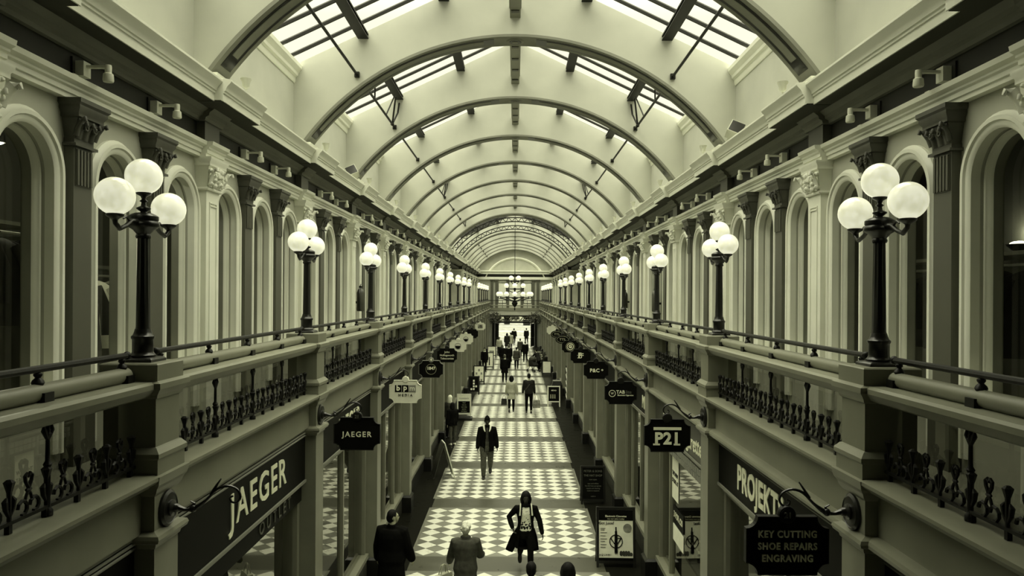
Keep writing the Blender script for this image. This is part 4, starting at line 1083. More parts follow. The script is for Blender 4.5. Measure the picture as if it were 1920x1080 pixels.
# swinging sign on a wheeled base
t = a_board(-2.17, 32.8, .62, 1.12, 'white swing sign with a dark text panel on a black wheeled base, left', 'white_fix', 'paper', lean=.02, back=False, feet=.22, items=[
    ('bar', -.25, .25, .3, .8, 'sign')] + [('text', s, .06, z, 0, 'gold_dim') for s, z in (('SALE', .73), ('now on', .64), ('open daily', .55), ('upstairs', .46), ('and below', .37))] + [('text', 'CLEARANCE', .075, .92, 0, 'paper_grey')])
link('base', MB().rect_stack([(-.36, .36, -.24, .24, .0), (-.36, .36, -.24, .24, .09), (-.28, .28, -.12, .12, .15)]).mesh('base', 'black'), t)
for s in (-1, 1):
    link('wheel', MB().lathe([(.07, -.02), (.07, .02)], (s * .34, -.2, .07), 14, 'x').mesh('wheel', 'black'), t)
for x, y, w, h, lab, fr_, ps, its in (
    (-2.2, 41.2, .6, 1.0, 'low black board with small pale cards on the left', 'black', 'sign', [('bar', -.18 + .13 * (k % 3), -.09 + .13 * (k % 3), .25 + .15 * (k // 3), .35 + .15 * (k // 3), 'paper') for k in (0, 1, 4, 5, 7, 10)]),
    (-2.15, 45.9, .68, 1.15, 'black framed board with a pale picture poster on the left', 'black', 'paper', [('bar', -.2 + .15 * (k % 3), -.1 + .15 * (k % 3), .2 + .2 * (k // 3), .33 + .2 * (k // 3), 'paper_grey') for k in (0, 1, 2, 4, 6, 8, 10)]),
    (-2.0, 55.4, .95, 1.25, 'tall dark framed board with pale drawings on the left by the crossing', 'black', 'paper', [('bar', .12, .2, .3, .9, 'sign'), ('bar', .0, .05, .5, .8, 'sign')]),
    (-2.0, 66.0, .75, 1.0, 'small dark framed board far down on the left', 'black', 'paper', [('bar', -.2, .2, .4, .6, 'paper_grey')])):
    a_board(x, y, w, h, lab, fr_, ps, items=its, feet=.15, margin=.06)
# dark bin behind the white framed sign
t = thing('litter_bin', 'black tapered bin behind the white framed sign on the right', 'bin', (2.25, 39.5, 0))
link('body', MB().rect_stack([(-.28, .28, -.2, .2, 0), (-.28, .28, -.2, .2, .75), (-.2, .2, -.15, .15, .95)]).mesh('body', 'black'), t)
link('lid', MB().box(-.22, .22, -.17, .17, .94, .98).mesh('lid', 'soffit'), t)
# folded lattice gate
t = thing('folding_gate', 'pale folded lattice security gate at a shop entrance on the right', 'gate', (2.62, 37.45, 0))
g = MB()
for k in range(5):
    z = .15 + .33 * k
    g.tube([(0, -.5, z), (.0, .5, z + .33)], .016, 5); g.tube([(.02, .5, z), (.02, -.5, z + .33)], .016, 5)
link('lattice', g.mesh('lattice', 'white_fix'), t)
for s in (-1, 1): link('post', MB().tube([(0.01, s * .5, 0), (0.01, s * .5, 1.9)], .025, 6).mesh('post', 'iron'), t)
# hanging flower baskets at the far end
rr = random.Random(11)
for s in (-1, 1):
    t = thing('hanging_basket', 'dark hanging basket of foliage by the far doorway on the %s' % ('left' if s < 0 else 'right'), 'hanging basket', (s * 1.85, 70.2, 3.2))
    link('basket', MB().lathe([(.05, -.35), (.3, -.2), (.42, .02), (.42, .06)], n=12).mesh('basket', 'black', 50), t)
    lf = MB()
    for k in range(300):
        a = rr.uniform(0, 2 * PI); e = rr.uniform(-1.1, 1.3); r = rr.uniform(.35, .75)
        p = Vector((r * math.cos(a) * math.cos(e), r * math.sin(a) * math.cos(e), .12 + r * math.sin(e) * .75))
        q = p + Vector((rr.uniform(-.12, .12), rr.uniform(-.12, .12), rr.uniform(-.12, .1)))
        lf.tube([p, (p + q) / 2 + Vector((0, 0, .02)), q], [(.015, .006), (.055, .008), (.01, .005)], 5)
    link('foliage', lf.mesh('foliage', 'leaf'), t)
    link('chain', MB().tube([(0, 0, .1), (s * .1, 0, .75)], .015, 5).tube([(s * .1, 0, .75), (s * .72, 0, .8)], .02, 5).mesh('chain', 'iron'), t)
# flower stall and plants on the right beyond the crossing
t = thing('flower_stand', 'stand of pale flowers and wrapped bouquets on the right beyond the crossing', 'flower stand', (1.95, 57.8, 0))
for k, (x, y, h) in enumerate(((-.35, -.2, .55), (.0, -.3, .5), (.3, -.1, .6), (-.1, .25, .75), (.3, .35, .8))):
    link('bucket', MB().lathe([(.11, 0), (.15, h * .6), (.155, h * .62)], (x, y, 0), 10).mesh('bucket', 'cloth_dark', 40), t)
    f = MB()
    for q in range(26):
        a = rr.uniform(0, 2 * PI); r = rr.uniform(0, .2); z = h * .62 + rr.uniform(.15, .65)
        f.ball((x + r * math.cos(a), y + r * math.sin(a), z), rr.uniform(.025, .05), 6, 4)
        f.tube([(x, y, h * .5), (x + r * .8 * math.cos(a), y + r * .8 * math.sin(a), z)], .008, 4)
    link('flowers', f.mesh('flowers', 'cloth_pale' if k % 2 else 'leaf'), t)
# fire extinguishers on the gallery walls
for s, y, side in ((1, 21.3, 'right'), (1, 27.2, 'right'), (-1, 19.6, 'left')):
    t = thing('fire_extinguisher', 'black fire extinguisher on the %s gallery wall%s' % (side, '' if s < 0 else ', nearer of two' if y < 24 else ', farther of two'), 'fire extinguisher', (s * 4.0, y, 4.98))
    link('cylinder', MB().lathe([(.09, 0), (.1, .03), (.1, .48), (.07, .56), (.03, .6)], n=14).mesh('cylinder', 'capital_dark', 40), t)
    link('valve', MB().box(-.03, .03, -.07, .07, .6, .66).tube([(0, -.05, .67), (0, .06, .7)], .012, 6).mesh('valve', 'iron'), t)
    link('hose', MB().tube([(0, -.04, .62), (0, -.16, .56), (0, -.19, .35), (0, -.15, .1), (0, -.11, .02)], .016, 6, ref=(1, 0, 0)).mesh('hose', 'black', 50), t)
    link('bracket', MB().box(s * .08, s * .16, -.03, .03, .2, .26).mesh('bracket', 'iron'), t)

# ------------------------------------------------------------------ clothes behind the near upper windows
def rail_at(s, x, y0, y1, z, label):
    t = thing('clothes_rail', label, 'clothes rail', (s * x, (y0 + y1) / 2, z))
    h = (y1 - y0) / 2
    link('rail', MB().tube([(0, -h, 0), (0, h, 0)], .018, 6).mesh('rail', 'soffit'), t)
    link('bracket', MB().box(0, s * 1.0, -h - .02, -h + .02, -.02, .02).box(0, s * 1.0, h - .02, h + .02, -.02, .02).mesh('bracket', 'soffit'), t)
    link('shelf', MB().box(-.1, s * .6, -h, h, .10, .14).mesh('shelf', 'soffit'), t)
def garment(s, x, y, z, l, mat, label, w=.25):
    t = thing('hanging_garment', label, 'garment', (s * x, y, z), 0, 'garments behind the upper windows')
    g = MB()
    rings = []
    for k, (zz, hw, d) in enumerate(((-.06, .03, .03), (-.09, .12, .05), (-.14, w * .85, .07), (-.3, w * .95, .08), (-l * .6, w * .9, .085), (-l, w * 1.05, .1))):
        rings.append([(hw * math.cos(2 * PI * i / 14) , (d + .012 * math.sin(i * 2.3)) * math.sin(2 * PI * i / 14), zz) for i in range(14)])
    g.loft(rings)
    for q in (-1, 1): g.tube([(q * w * .75, 0, -.15), (q * w * 1.15, 0, -.35), (q * w * 1.2, .0, -.72)], [.07, .06, .045], 8)
    link('cloth', g.mesh('cloth', mat, 60), t)
    link('hanger', MB().tube([(-w * .8, 0, -.13), (0, 0, -.06), (w * .8, 0, -.13)], .012, 5).tube([(0, 0, -.06), (0, 0, -.02), (.02, 0, .01)], .006, 5).mesh('hanger', 'iron'), t)
rail_at(-1, 5.2, 7.0, 8.55, 6.02, 'clothes rail seen through the near upper windows on the left')
rail_at(-1, 5.2, 8.85, 10.4, 5.62, 'lower clothes rail seen through the second upper window on the left')
mats = ['cloth_black', 'cloth_dark', 'cloth_black', 'cloth_pale', 'cloth_black', 'cloth_black', 'cloth_dark', 'cloth_black']
for k in range(4):
    garment(-1, 5.2, 7.25 + .36 * k, 6.02, .95, mats[k], '%s garment on the upper left clothes rail, %s from the near end' % ('pale' if mats[k] == 'cloth_pale' else 'dark', ORD[k]))
for k, m in enumerate(('cloth_dark', 'cloth_white', 'cloth_pale', 'cloth_black')):
    garment(-1, 5.2, 9.05 + .34 * k, 5.62, .9 if k < 3 else .8, m, '%s garment on the lower left clothes rail' % ('charcoal', 'white', 'pale', 'black')[k])
rail_at(1, 5.2, 7.0, 10.2, 5.75, 'clothes rail seen through the near upper windows on the right')
for k, m in enumerate(('cloth_black', 'cloth_dark', 'cloth_black', 'cloth_white', 'cloth_black', 'cloth_dark')):
    garment(1, 5.2, 7.6 + .36 * k, 5.75, .95, m, '%s garment on the right upper clothes rail, %s from the near end' % ('white' if m == 'cloth_white' else 'dark', ORD[k]))
def point_light(x, y, z, w, r, parent):
    l = bpy.data.lights.new('lamp_light', 'POINT'); l.energy = w; l.color = (1, 1, .76); l.shadow_soft_size = r
    o = bpy.data.objects.new('lamp_light', l); COL.objects.link(o); o.parent = parent; o.location = (x, y, z)
t = thing('spot_lamp', 'small lit spot lamp in the dark near upper room on the left', 'lamp', (-5.3, 7.75, 6.95))
link('shade', MB().lathe([(.02, .12), (.05, .1), (.06, 0)], n=12).tube([(0, 0, .1), (0, 0, .5)], .01, 5).mesh('shade', 'black', 40), t)
link('bulb', MB().ball((0, 0, .01), (.05, .05, .03), 10, 6).mesh('bulb', 'lit'), t)
point_light(0, 0, -.1, 45, .05, t)
t = thing('wall_lamp', 'small lit wall lamp in the dark near upper room on the right', 'lamp', (6.2, 9.2, 6.05))
link('bowl', MB().lathe([(.03, -.1), (.14, 0), (.15, .02)], n=14).mesh('bowl', 'black', 40), t)
link('bulb', MB().ball((0, 0, .03), (.11, .11, .03), 10, 6).mesh('bulb', 'lit'), t)
point_light(-.05, 0, .16, 8, .05, t)
t = thing('panelled_mirror', 'arched wooden mirror standing behind the third right upper window', 'mirror', (4.85, 9.55, 3.8))
_q = [(-.22, 0), (.22, 0), (.22, 1.35)] + [(.22 * math.cos(PI * k / 10), 1.35 + .22 * math.sin(PI * k / 10)) for k in range(11)]
link('frame', MB().prism(_q, 'x', -.02, .03).mesh('frame', 'wood'), t)
link('mirror_glass', MB().prism([(a * .8, .1 + b * .92) for a, b in _q], 'x', -.028, -.021).mesh('mirror_glass', 'soffit'), t)

# ------------------------------------------------------------------ window displays on the right
ys = SPANS[2]
for k, (yy, zz, w, h, txt) in enumerate(((ys + 3.0, 2.25, .5, .75, 'THE NEW\nSTORE AT'), (ys + 2.75, 1.62, .8, .3, '3 FOR £20'), (ys + 2.75, 1.3, .8, .28, ''))):
    t = thing('window_poster', ('pale tall poster in the Cigarettes shop window', 'dark 3 FOR £20 banner in the Cigarettes shop window', 'pale lower poster in the Cigarettes shop window')[k], 'poster', (2.83, yy, zz))
    link('sheet', MB().box(-.004, .004, -w / 2, w / 2, -h / 2, h / 2).mesh('sheet', 'sign' if k == 1 else 'paper'), t)
    if txt: link('lettering', text_mesh(txt, .15 if k else .1, 'gold' if k == 1 else 'sign', .002, .002, line=1.3), t, (-.006, 0, .0), ON_RIGHT)
t = thing('window_plinth', 'pale display plinth in the Cigarettes shop window', 'plinth', (3.25, ys + 2.4, 0.0), me=None)
link('top', MB().box(-.3, .3, -.9, .9, .95, 1.0).mesh('top', 'soffit'), t); link('body', MB().box(-.25, .25, -.85, .85, 0, .95).mesh('body', 'stone'), t)
for k in range(12):
    t = thing('bottle', 'small dark bottle on the display plinth in the Cigarettes window', 'bottle', (3.1 + .14 * (k % 2), ys + 1.75 + .11 * k, 1.0), 0, 'bottles on the display plinth')
    link('body', MB().lathe([(.03, 0), (.032, .01), (.032, .1), (.015, .13), (.013, .15)], n=10).mesh('body', 'bottle', 40), t)
    link('cap', MB().lathe([(.015, .15), (.015, .185)], n=8).mesh('cap', 'white_fix'), t)
t = thing('display_tub', 'clear-topped pale tub beside the bottles in the Cigarettes window', 'tub', (3.2, ys + 1.5, 1.0))
link('tub', MB().lathe([(.09, 0), (.11, .16)], n=14).mesh('tub', 'paper'), t); link('lid', MB().lathe([(.115, .16), (.115, .18)], n=14).mesh('lid', 'soffit'), t)
# ------------------------------------------------------------------ people
def remeshed(mb, name, mat, voxel, smooth=4):
    me = bpy.data.meshes.new('tmp'); me.from_pydata(mb.v, [], mb.f)
    bm = bmesh.new(); bm.from_mesh(me); bmesh.ops.recalc_face_normals(bm, faces=bm.faces[:]); bm.to_mesh(me); bm.free()
    ob = bpy.data.objects.new('tmp', me); COL.objects.link(ob)
    r = ob.modifiers.new('r', 'REMESH'); r.mode = 'VOXEL'; r.voxel_size = voxel; r.use_smooth_shade = True
    s = ob.modifiers.new('s', 'SMOOTH'); s.iterations = smooth; s.factor = .5
    bpy.context.view_layer.update()
    out = bpy.data.meshes.new_from_object(ob.evaluated_get(bpy.context.evaluated_depsgraph_get()))
    bpy.data.objects.remove(ob); bpy.data.meshes.remove(me)
    out.name = name; out.materials.clear(); out.materials.append(M[mat])
    return out

def person(name_label, x, y, heading, H, look, pose=None, vox=.014, group=None, z=0):
    """local frame: feet at 0, facing -Y; heading turns about Z"""
    P = dict(armR=(10, 8, 12), armL=(-10, 8, 12), legR=(12, 8), legL=(-12, 12), lean=3, head=0, bulk=1.0)
    P.update(pose or {})
    s = H / 1.75; B = P['bulk']
    rad = math.radians
    def V(a, b, c): return Vector((a * s, b * s, c * s))
    hipz = .93
    J = {}
    for side, sg in (('R', -1), ('L', 1)):       # R is at -x when facing -y
        a, k = P['leg' + side]
        hip = Vector((sg * .092, 0, hipz))
        kn = hip + .44 * Vector((sg * .02, -math.sin(rad(a)), -math.cos(rad(a))))
        an = kn + .42 * Vector((0, -math.sin(rad(a - k)), -math.cos(rad(a - k))))
        J['hip' + side], J['kn' + side], J['an' + side] = hip, kn, an
        J['foot' + side] = rad(a - k) 
    low = min(J['anR'].z, J['anL'].z) - .075
    off = Vector((0, 0, -low))
    ln = rad(P['lean'])
    def tz(p):      # lean of the upper body about the hips
        q = p - Vector((0, 0, hipz))
        return Vector((q.x, q.y - math.sin(ln) * q.z, hipz + q.z * math.cos(ln)))
    for side, sg in (('R', -1), ('L', 1)):
        a, ab, e = P['arm' + side][:3]
        sh = tz(Vector((sg * .185 * (.94 + .06 * B), 0, 1.42)))
        el = sh + .29 * Vector((sg * math.sin(rad(ab)), -math.sin(rad(a)) * math.cos(rad(ab)), -math.cos(rad(a)) * math.cos(rad(ab))))
        tw = rad(P.get('twist' + side, 0))
        d = Vector((sg * math.sin(rad(ab * P.get('fore' + side, .5))) , -math.sin(rad(a + e)), -math.cos(rad(a + e)))).normalized()
        d = Matrix.Rotation(tw, 3, 'Z') @ d
        wr = el + .25 * d
        J['sh' + side], J['el' + side], J['wr' + side], J['hd' + side] = sh, el, wr, d
    for k in J:
        if isinstance(J[k], Vector) and not k.startswith('hd'): J[k] = (J[k] + off) * s
    def S(p): return (tz(Vector(p)) + off) * s
    def torso(mb, e, z0=None, z1=1.47, flare=0.0, n=16, front=0):
        prof = [(.86, .15, .105), (.95, .17, .12), (1.02, .158, .11), (1.10, .145, .102), (1.2, .155, .108), (1.32, .178, .115), (1.40, .172, .1), (1.455, .12, .08), (1.49, .062, .062)]
        pr = [q for q in prof if q[0] <= z1]
        if z0 is not None and z0 < .86:
            m = 4
            pr = [(z0 + (.86 - z0) * k / m, .15 + flare * (1 - k / m), .105 + flare * (1 - k / m)) for k in range(m)] + pr
        elif z0 is not None: pr = [q for q in pr if q[0] >= z0]
        mb.tube([S((0, 0, q[0])) for q in pr], [((q[1] * B + e) * s, (q[2] * B + e) * s) for q in pr], n, ref=(0, -1, 0))
    def arms(mb, e, upto=1.0):
        for q in 'RL':
            sh, el, wr = J['sh' + q], J['el' + q], J['wr' + q]
            w2 = el + (wr - el) * upto
            inn = sh + Vector((-.05 * s if q == 'L' else .05 * s, 0, .0))
            mb.tube([inn, sh, (sh + el) / 2, el, (el + w2) / 2, w2], [(.05 * B + e) * s, (.058 * B + e) * s, (.048 * B + e) * s, (.042 * B + e) * s, (.04 * B + e) * s, (.030 * B + e) * s], 10, round_=True)
    def legs(mb, e, upto=1.0, n=12):
        for q in 'RL':
            h, k, a = J['hip' + q], J['kn' + q], J['an' + q]
            a2 = k + (a - k) * upto
            mb.tube([h + V(0, 0, .03), h * .7 + k * .3, k, k * .65 + a2 * .35, a2], [(.088 * B + e) * s, (.082 * B + e) * s, (.056 * B + e) * s, (.055 * B + e) * s, (.036 + e) * s], n, round_=True)
    def feet(mb, e):
        for q in 'RL':
            a = J['an' + q]; f = J['foot' + q]
            fw = Vector((0, -math.cos(f), math.sin(f))); dn = Vector((0, -math.sin(f), -math.cos(f)))
            heel = a + dn * .045 * s - fw * .045 * s
            mb.tube([heel, a + dn * .035 * s + fw * .04 * s, a + dn * .05 * s + fw * .11 * s, a + dn * .058 * s + fw * .17 * s], [((.036 + e) * s, (.034 + e) * s), ((.040 + e) * s, (.038 + e) * s), ((.045 + e) * s, (.026 + e) * s), ((.034 + e) * s, (.018 + e) * s)], 10, ref=(0, 0, 1), round_=True)
            mb.tube([a + Vector((0, 0, .04 * s)), heel + fw * .03 * s], [.04 * s, .04 * s], 8)
    def hands(mb):
        for q, sg in (('R', -1), ('L', 1)):
            w, d = J['wr' + q], J['hd' + q]
            out = Vector((sg, 0, 0)); fwd = out.cross(d) * sg
            if fwd.length < .1: fwd = Vector((0, -1, 0))
            fwd.normalize()
            if fwd.y > 0: fwd = -fwd
            pin = d.cross(fwd).normalized()          # palm normal side
            if pin.x * sg > 0: pin = -pin
            mb.tube([w, w + d * .045 * s, w + d * .09 * s], [(.022 * s, .016 * s), (.036 * s, .016 * s), (.038 * s, .015 * s)], 8, ref=tuple(pin), round_=True)
            for k, (o, l) in enumerate(((.028, .068), (.010, .078), (-.009, .072), (-.027, .056))):
                b0 = w + d * .085 * s + fwd * o * s
                b1 = b0 + (d * .9 + pin * .25).normalized() * l * .5 * s
                b2 = b1 + (d * .6 + pin * .8).normalized() * l * .5 * s
                mb.tube([b0, b1, b2], [.0095 * s, .0088 * s, .0078 * s], 6, round_=True)
            t0 = w + d * .03 * s + fwd * .026 * s
            t1 = t0 + (fwd * .7 + d * .6 + pin * .3).normalized() * .035 * s
            mb.tube([t0, t1, t1 + (d * .9 + pin * .3).normalized() * .03 * s], [.013 * s, .011 * s, .009 * s], 6, round_=True)
    hc = S((0, -.015, 1.635))
    hr = Matrix.Rotation(rad(P['head']), 3, 'Z')
    def HP(a, b, c): return hc + hr @ Vector((a * s, b * s, c * s))
    def head(mb):
        mb.tube([S((0, .005, 1.44)), S((0, 0, 1.53)), HP(0, .012, -.04)], [.058 * s, .05 * s, .052 * s], 10)
        mb.ball(HP(0, .012, .025), (.072 * s, .09 * s, .09 * s), 16, 12)
        mb.tube([HP(0, -.02, .03), HP(0, -.045, -.045), HP(0, -.055, -.088)], [(.064 * s, .06 * s), (.052 * s, .045 * s), (.026 * s, .022 * s)], 12, round_=True)
        mb.tube([HP(0, -.082, .02), HP(0, -.104, -.022), HP(0, -.09, -.034)], [.010 * s, .015 * s, .012 * s], 6, round_=True)
        mb.tube([HP(-.04, -.07, .032), HP(0, -.08, .036), HP(.04, -.07, .032)], [.012 * s] * 3, 6, round_=True)
        mb.tube([HP(-.022, -.083, -.056), HP(0, -.09, -.055), HP(.022, -.083, -.056)], [.009 * s, .011 * s, .009 * s], 6, round_=True)
        for g in (-1, 1): mb.tube([HP(g * .074, .01, -.025), HP(g * .08, .02, .0), HP(g * .076, .018, .03)], [(.012 * s, .018 * s)] * 3, 6, round_=True)
    t = thing('person', name_label, 'person', (x, y, z), heading, group)
    body = MB(); torso(body, -.012); arms(body, -.008); legs(body, -.01); feet(body, -.004); head(body)
    if vox < .016: hands(body)
    else:
        for q in 'RL': body.tube([J['wr' + q], J['wr' + q] + J['hd' + q] * .15 * s], [(.03 * s, .02 * s), (.022 * s, .018 * s)], 8, round_=True)
    bo = link('body', remeshed(body, 'body', look.get('skin', 'skin'), min(vox, .012) if vox < .016 else vox, 3), t)
    if vox < .016 and not look.get('noface'):
        for g in (-1, 1): link('eye', MB().ball(HP(g * .03, -.078, .012), (.013 * s, .008 * s, .008 * s), 8, 6).mesh('eye', 'cloth_mid' if look.get('skin') == 'skin_dark' else 'hair_black'), bo)
    if 'legs' in look:
        m = MB(); legs(m, .012 + look.get('legfit', .0), .98)
        m.tube([S((0, 0, .84)), S((0, 0, .95)), S((0, 0, 1.06))], [((.155 * B) * s, .115 * B * s), (.175 * B * s, .125 * B * s), (.16 * B * s, .115 * B * s)], 14, round_=True)
        link('trousers', remeshed(m, 'trousers', look['legs'], vox), t)
    m = MB(); feet(m, .007); link('shoes', remeshed(m, 'shoes', look.get('shoes', 'shoe'), min(vox, .014), 2), t)
    if 'top' in look:          # inner top seen between coat fronts
        m = MB()
        torso(m, .008, .92)
        link('top', remeshed(m, 'top', look['top'], vox), t)
    if 'coat' in look:
        hem = look.get('hem', .8); e = look.get('fit', .022)
        m = MB(); torso(m, e, min(hem, .855), 1.47, look.get('flare', .02)); arms(m, e * .75, .97)
        if look.get('split'):   # swinging coat tails
            for sx_, dx, dy in look['split']:
                m.tube([S((sx_ * .10, .03, .95)), S((sx_ * .13 + dx * .5, .04 + dy * .5, .75)), S((sx_ * .15 + dx, .05 + dy, hem - .12))], [(.1 * s, .07 * s), (.1 * s, .06 * s), (.09 * s, .03 * s)], 10)
        if look.get('collar'): m.tube([S((0, .0, 1.42)), S((0, .012, 1.53))], [(.1 * s, .09 * s), (.078 * s, .08 * s)], 12)
        cm = remeshed(m, 'coat', look['coat'], vox)
        if 'open' in look:          # coat worn open: the front edges part over the top
            wt, wb = look['open']
            bm = bmesh.new(); bm.from_mesh(cm)
            kill = []
            for f in bm.faces:
                c = f.calc_center_median(); zz = c.z / s
                if f.normal.y < -.05 and c.y < -.02 * s and zz < 1.47 and abs(c.x) < s * (wt + (wb - wt) * max(0, (1.4 - zz) / .8)): kill.append(f)
            bmesh.ops.delete(bm, geom=kill, context='FACES')
            bm.to_mesh(cm); bm.free()
        link('coat', cm, t)
    if 'scarf' in look:
        m = MB(); m.tube([HP(.07 * math.cos(a), .01 + .075 * math.sin(a), -.145) for a in [2 * PI * k / 12 for k in range(13)]], .032 * s, 8, ref=(0, 0, 1))
        link('scarf', remeshed(m, 'scarf', look['scarf'], vox), t)
    if 'straps' in look:
        for g in (-1, 1):
            link('strap', MB().tube([S((g * .10, .05, 1.50)), S((g * .115, -.06, 1.5)), S((g * .12, -.13, 1.42)), S((g * .13, -.155, 1.3))], [(.014 * s, .03 * s)] * 4, 8, ref=(0, 0, 1)).mesh('strap', look['straps'], 60), t)
    if 'fur' in look:
        for g in (-1, 1):
            link('fur_trim', MB().tube([S((g * .085, .03, 1.53)), S((g * .098, -.05, 1.5)), S((g * .085, -.125, 1.42)), S((g * .06, -.15, 1.36))], [.02 * s, .028 * s, .024 * s, .012 * s], 8).mesh('fur_trim', look['fur'], 60), t)
    hair = look.get('hair')
    if hair:
        st, mat = hair
        m = MB()
        if st != 'beanie':
            m.ball(HP(0, .024, .045), (.082 * s, .094 * s, .092 * s), 16, 12)
            m.ball(HP(0, .045, -.005), (.077 * s, .07 * s, .085 * s), 14, 10)
        if st == 'long':
            m.tube([HP(0, .04, .05), HP(0, .055, -.08), HP(0, .06, -.17)], [(.085 * s, .07 * s), (.092 * s, .06 * s), (.07 * s, .04 * s)], 12, round_=True)
            for g in (-1, 1): m.tube([HP(g * .06, -.01, .06), HP(g * .082, -.005, -.04), HP(g * .075, -.01, -.13)], [.03 * s, .03 * s, .022 * s], 8, round_=True)
        if st == 'curly':
            rq = random.Random(2)
            for k in range(40):
                a = rq.uniform(0, 2 * PI); q = rq.uniform(-.2, 1.45)
                if math.sin(a) < -.2 and q < .7: continue
                m.ball(HP(.085 * math.cos(a) * math.cos(q), .025 + .095 * math.sin(a) * math.cos(q), .03 + .1 * math.sin(q)), .026 * s, 7, 5)
        if st == 'full':
            m.tube([HP(0, .04, .05), HP(0, .05, -.06), HP(0, .055, -.14)], [(.1 * s, .08 * s), (.105 * s, .07 * s), (.085 * s, .05 * s)], 12, round_=True)
            m.ball(HP(0, .02, .05), (.098 * s, .105 * s, .1 * s), 14, 10)
            for g in (-1, 1): m.tube([HP(g * .07, -.01, .06), HP(g * .092, .0, -.03), HP(g * .085, .0, -.11)], [.035 * s, .035 * s, .025 * s], 8, round_=True)
        if st == 'beanie':
            m.tube([HP(0, .01, .035), HP(0, .012, .09), HP(0, .015, .135), HP(0, .02, .165)], [(.083 * s, .1 * s), (.08 * s, .095 * s), (.055 * s, .065 * s), (.02 * s, .022 * s)], 16, round_=True)
            m.ball(HP(0, .045, .0), (.076 * s, .065 * s, .08 * s), 12, 8)
        if st == 'hood':
            m.ball(HP(0, .03, .02), (.1 * s, .105 * s, .125 * s), 14, 10)
            m.tube([HP(0, .05, -.03), HP(0, .05, -.15)], [(.1 * s, .09 * s), (.12 * s, .09 * s)], 12, round_=True)
        link('hat' if st == 'beanie' else 'hood' if st == 'hood' else 'hair', remeshed(m, 'hair', mat, min(vox, .012), 2), t)
    J['world'] = lambda p: Matrix.Translation((x, y, z)) @ Matrix.Rotation(heading, 4, 'Z') @ Vector(p)
    J['S'] = S
    return t, J
def carried_bag(J, side, w, d, h, drop, mat, label, handle='shoe', rz=0.0, name='handbag'):
    p = J['world'](J['wr' + side] + J['hd' + side] * .1 + Vector((.09 if side == 'L' else -.09, 0, 0)))
    t = thing(name, label, 'bag', (p.x, p.y, p.z - drop - h), rz)
    link('bag_body', MB().rect_stack([(-w * .5, w * .5, -d * .5, d * .5, 0), (-w * .52, w * .52, -d * .55, d * .55, h * .4), (-w * .46, w * .46, -d * .3, d * .3, h)]).mesh('bag_body', mat, 50), t)
    for q in (-1, 1): link('handle', MB().tube([(-w * .25, q * d * .2, h * .98), (-w * .12, q * d * .1, h + drop * .9), (0, 0, h + drop), (w * .12, q * d * .1, h + drop * .9), (w * .25, q * d * .2, h * .98)], .009, 6).mesh('handle', handle), t)
    return t
AWAY = PI
pw, Jw = person('woman striding towards the camera in an open dark coat over a patterned top', .26, 14.62, .03, 1.60,
    dict(skin='skin_dark', legs='cloth_black', coat='cloth_black', hem=.58, flare=.06, open=(.075, .16), top='knit', hair=('full', 'hair_black'), straps='cloth_white', scarf='cloth_black', split=((-1, -.2, .06), (1, .06, .08))),
    dict(armR=(-24, 36, 62), foreR=-.5, armL=(12, 22, 6), legR=(-16, 42), legL=(14, 6), lean=2), vox=.010)
pm, Jm = person('man in a dark beanie, black jacket and worn jeans walking towards the camera', -.78, 22.35, .05, 1.80,
    dict(skin='skin_dark', legs='denim', legfit=.012, coat='cloth_black', hem=.78, fit=.035, flare=.01, open=(.03, .07), top='cloth_mid', hair=('beanie', 'cloth_black'), fur='cloth_white', collar=True),
    dict(armR=(6, 12, 10), armL=(-10, 14, 20), legR=(10, 4), legL=(-16, 30), bulk=1.08), vox=.011)
pe, Je = person('elderly person with curly white hair in a dark quilted jacket, walking away', -.77, 12.5, AWAY + .05, 1.60,
    dict(legs='cloth_dark', coat='cloth_mid', hem=.72, fit=.04, flare=.03, hair=('curly', 'hair_white'), collar=True, scarf='cloth_dark'),
    dict(armL=(16, 16, 28), armR=(14, 16, 62), legR=(6, 4), legL=(-8, 12), lean=7, bulk=1.1), vox=.011)
carried_bag(Je, 'L', .36, .14, .3, .16, 'cloth_pale', 'pale handbag held by the white-haired person', 'cloth_pale', .9)
pd, Jd = person('broad dark-haired figure in a black coat, back to the camera at the left', -2.03, 12.7, AWAY - .25, 1.76,
    dict(legs='cloth_black', coat='cloth_black', hem=.6, fit=.05, flare=.02, hair=('short', 'hair_black'), collar=True),
    dict(armR=(8, 14, 20), armL=(4, 16, 14), bulk=1.18, head=-45), vox=.012)
person('dark-haired head and shoulders just below the bottom edge, nearer the middle', .28, 10.65, AWAY, 1.62, dict(legs='cloth_black', coat='cloth_black', hem=.7, hair=('short', 'hair_black')), vox=.014)
person('dark-haired head just showing at the bottom edge, to the right of the other', .80, 10.6, AWAY, 1.62, dict(legs='cloth_black', coat='cloth_dark', hem=.7, hair=('full', 'hair_black')), vox=.014)
pc, Jc = person('woman in a pale knee-length coat walking away beside a man', -.12, 35.1, AWAY, 1.66, dict(legs='cloth_black', coat='cloth_pale', hem=.62, fit=.035, flare=.03, hair=('full', 'hair_black')),
    dict(armL=(6, 10, 8), armR=(-8, 14, 8), legR=(8, 4), legL=(-10, 24)), vox=.014)
carried_bag(Jc, 'L', .26, .12, .3, .16, 'shoe', 'black handbag in the hand of the woman in the pale coat')
pb, Jb = person('man in a dark jumper with a cross-body strap walking away', .69, 34.8, AWAY, 1.80, dict(legs='cloth_black', coat='cloth_dark', hem=.86, fit=.03, flare=0, hair=('short', 'hair_black'), shoes='cloth_mid'),
    dict(armL=(4, 12, 10), armR=(4, 10, 6), legR=(-8, 12), legL=(6, 4)), vox=.014)
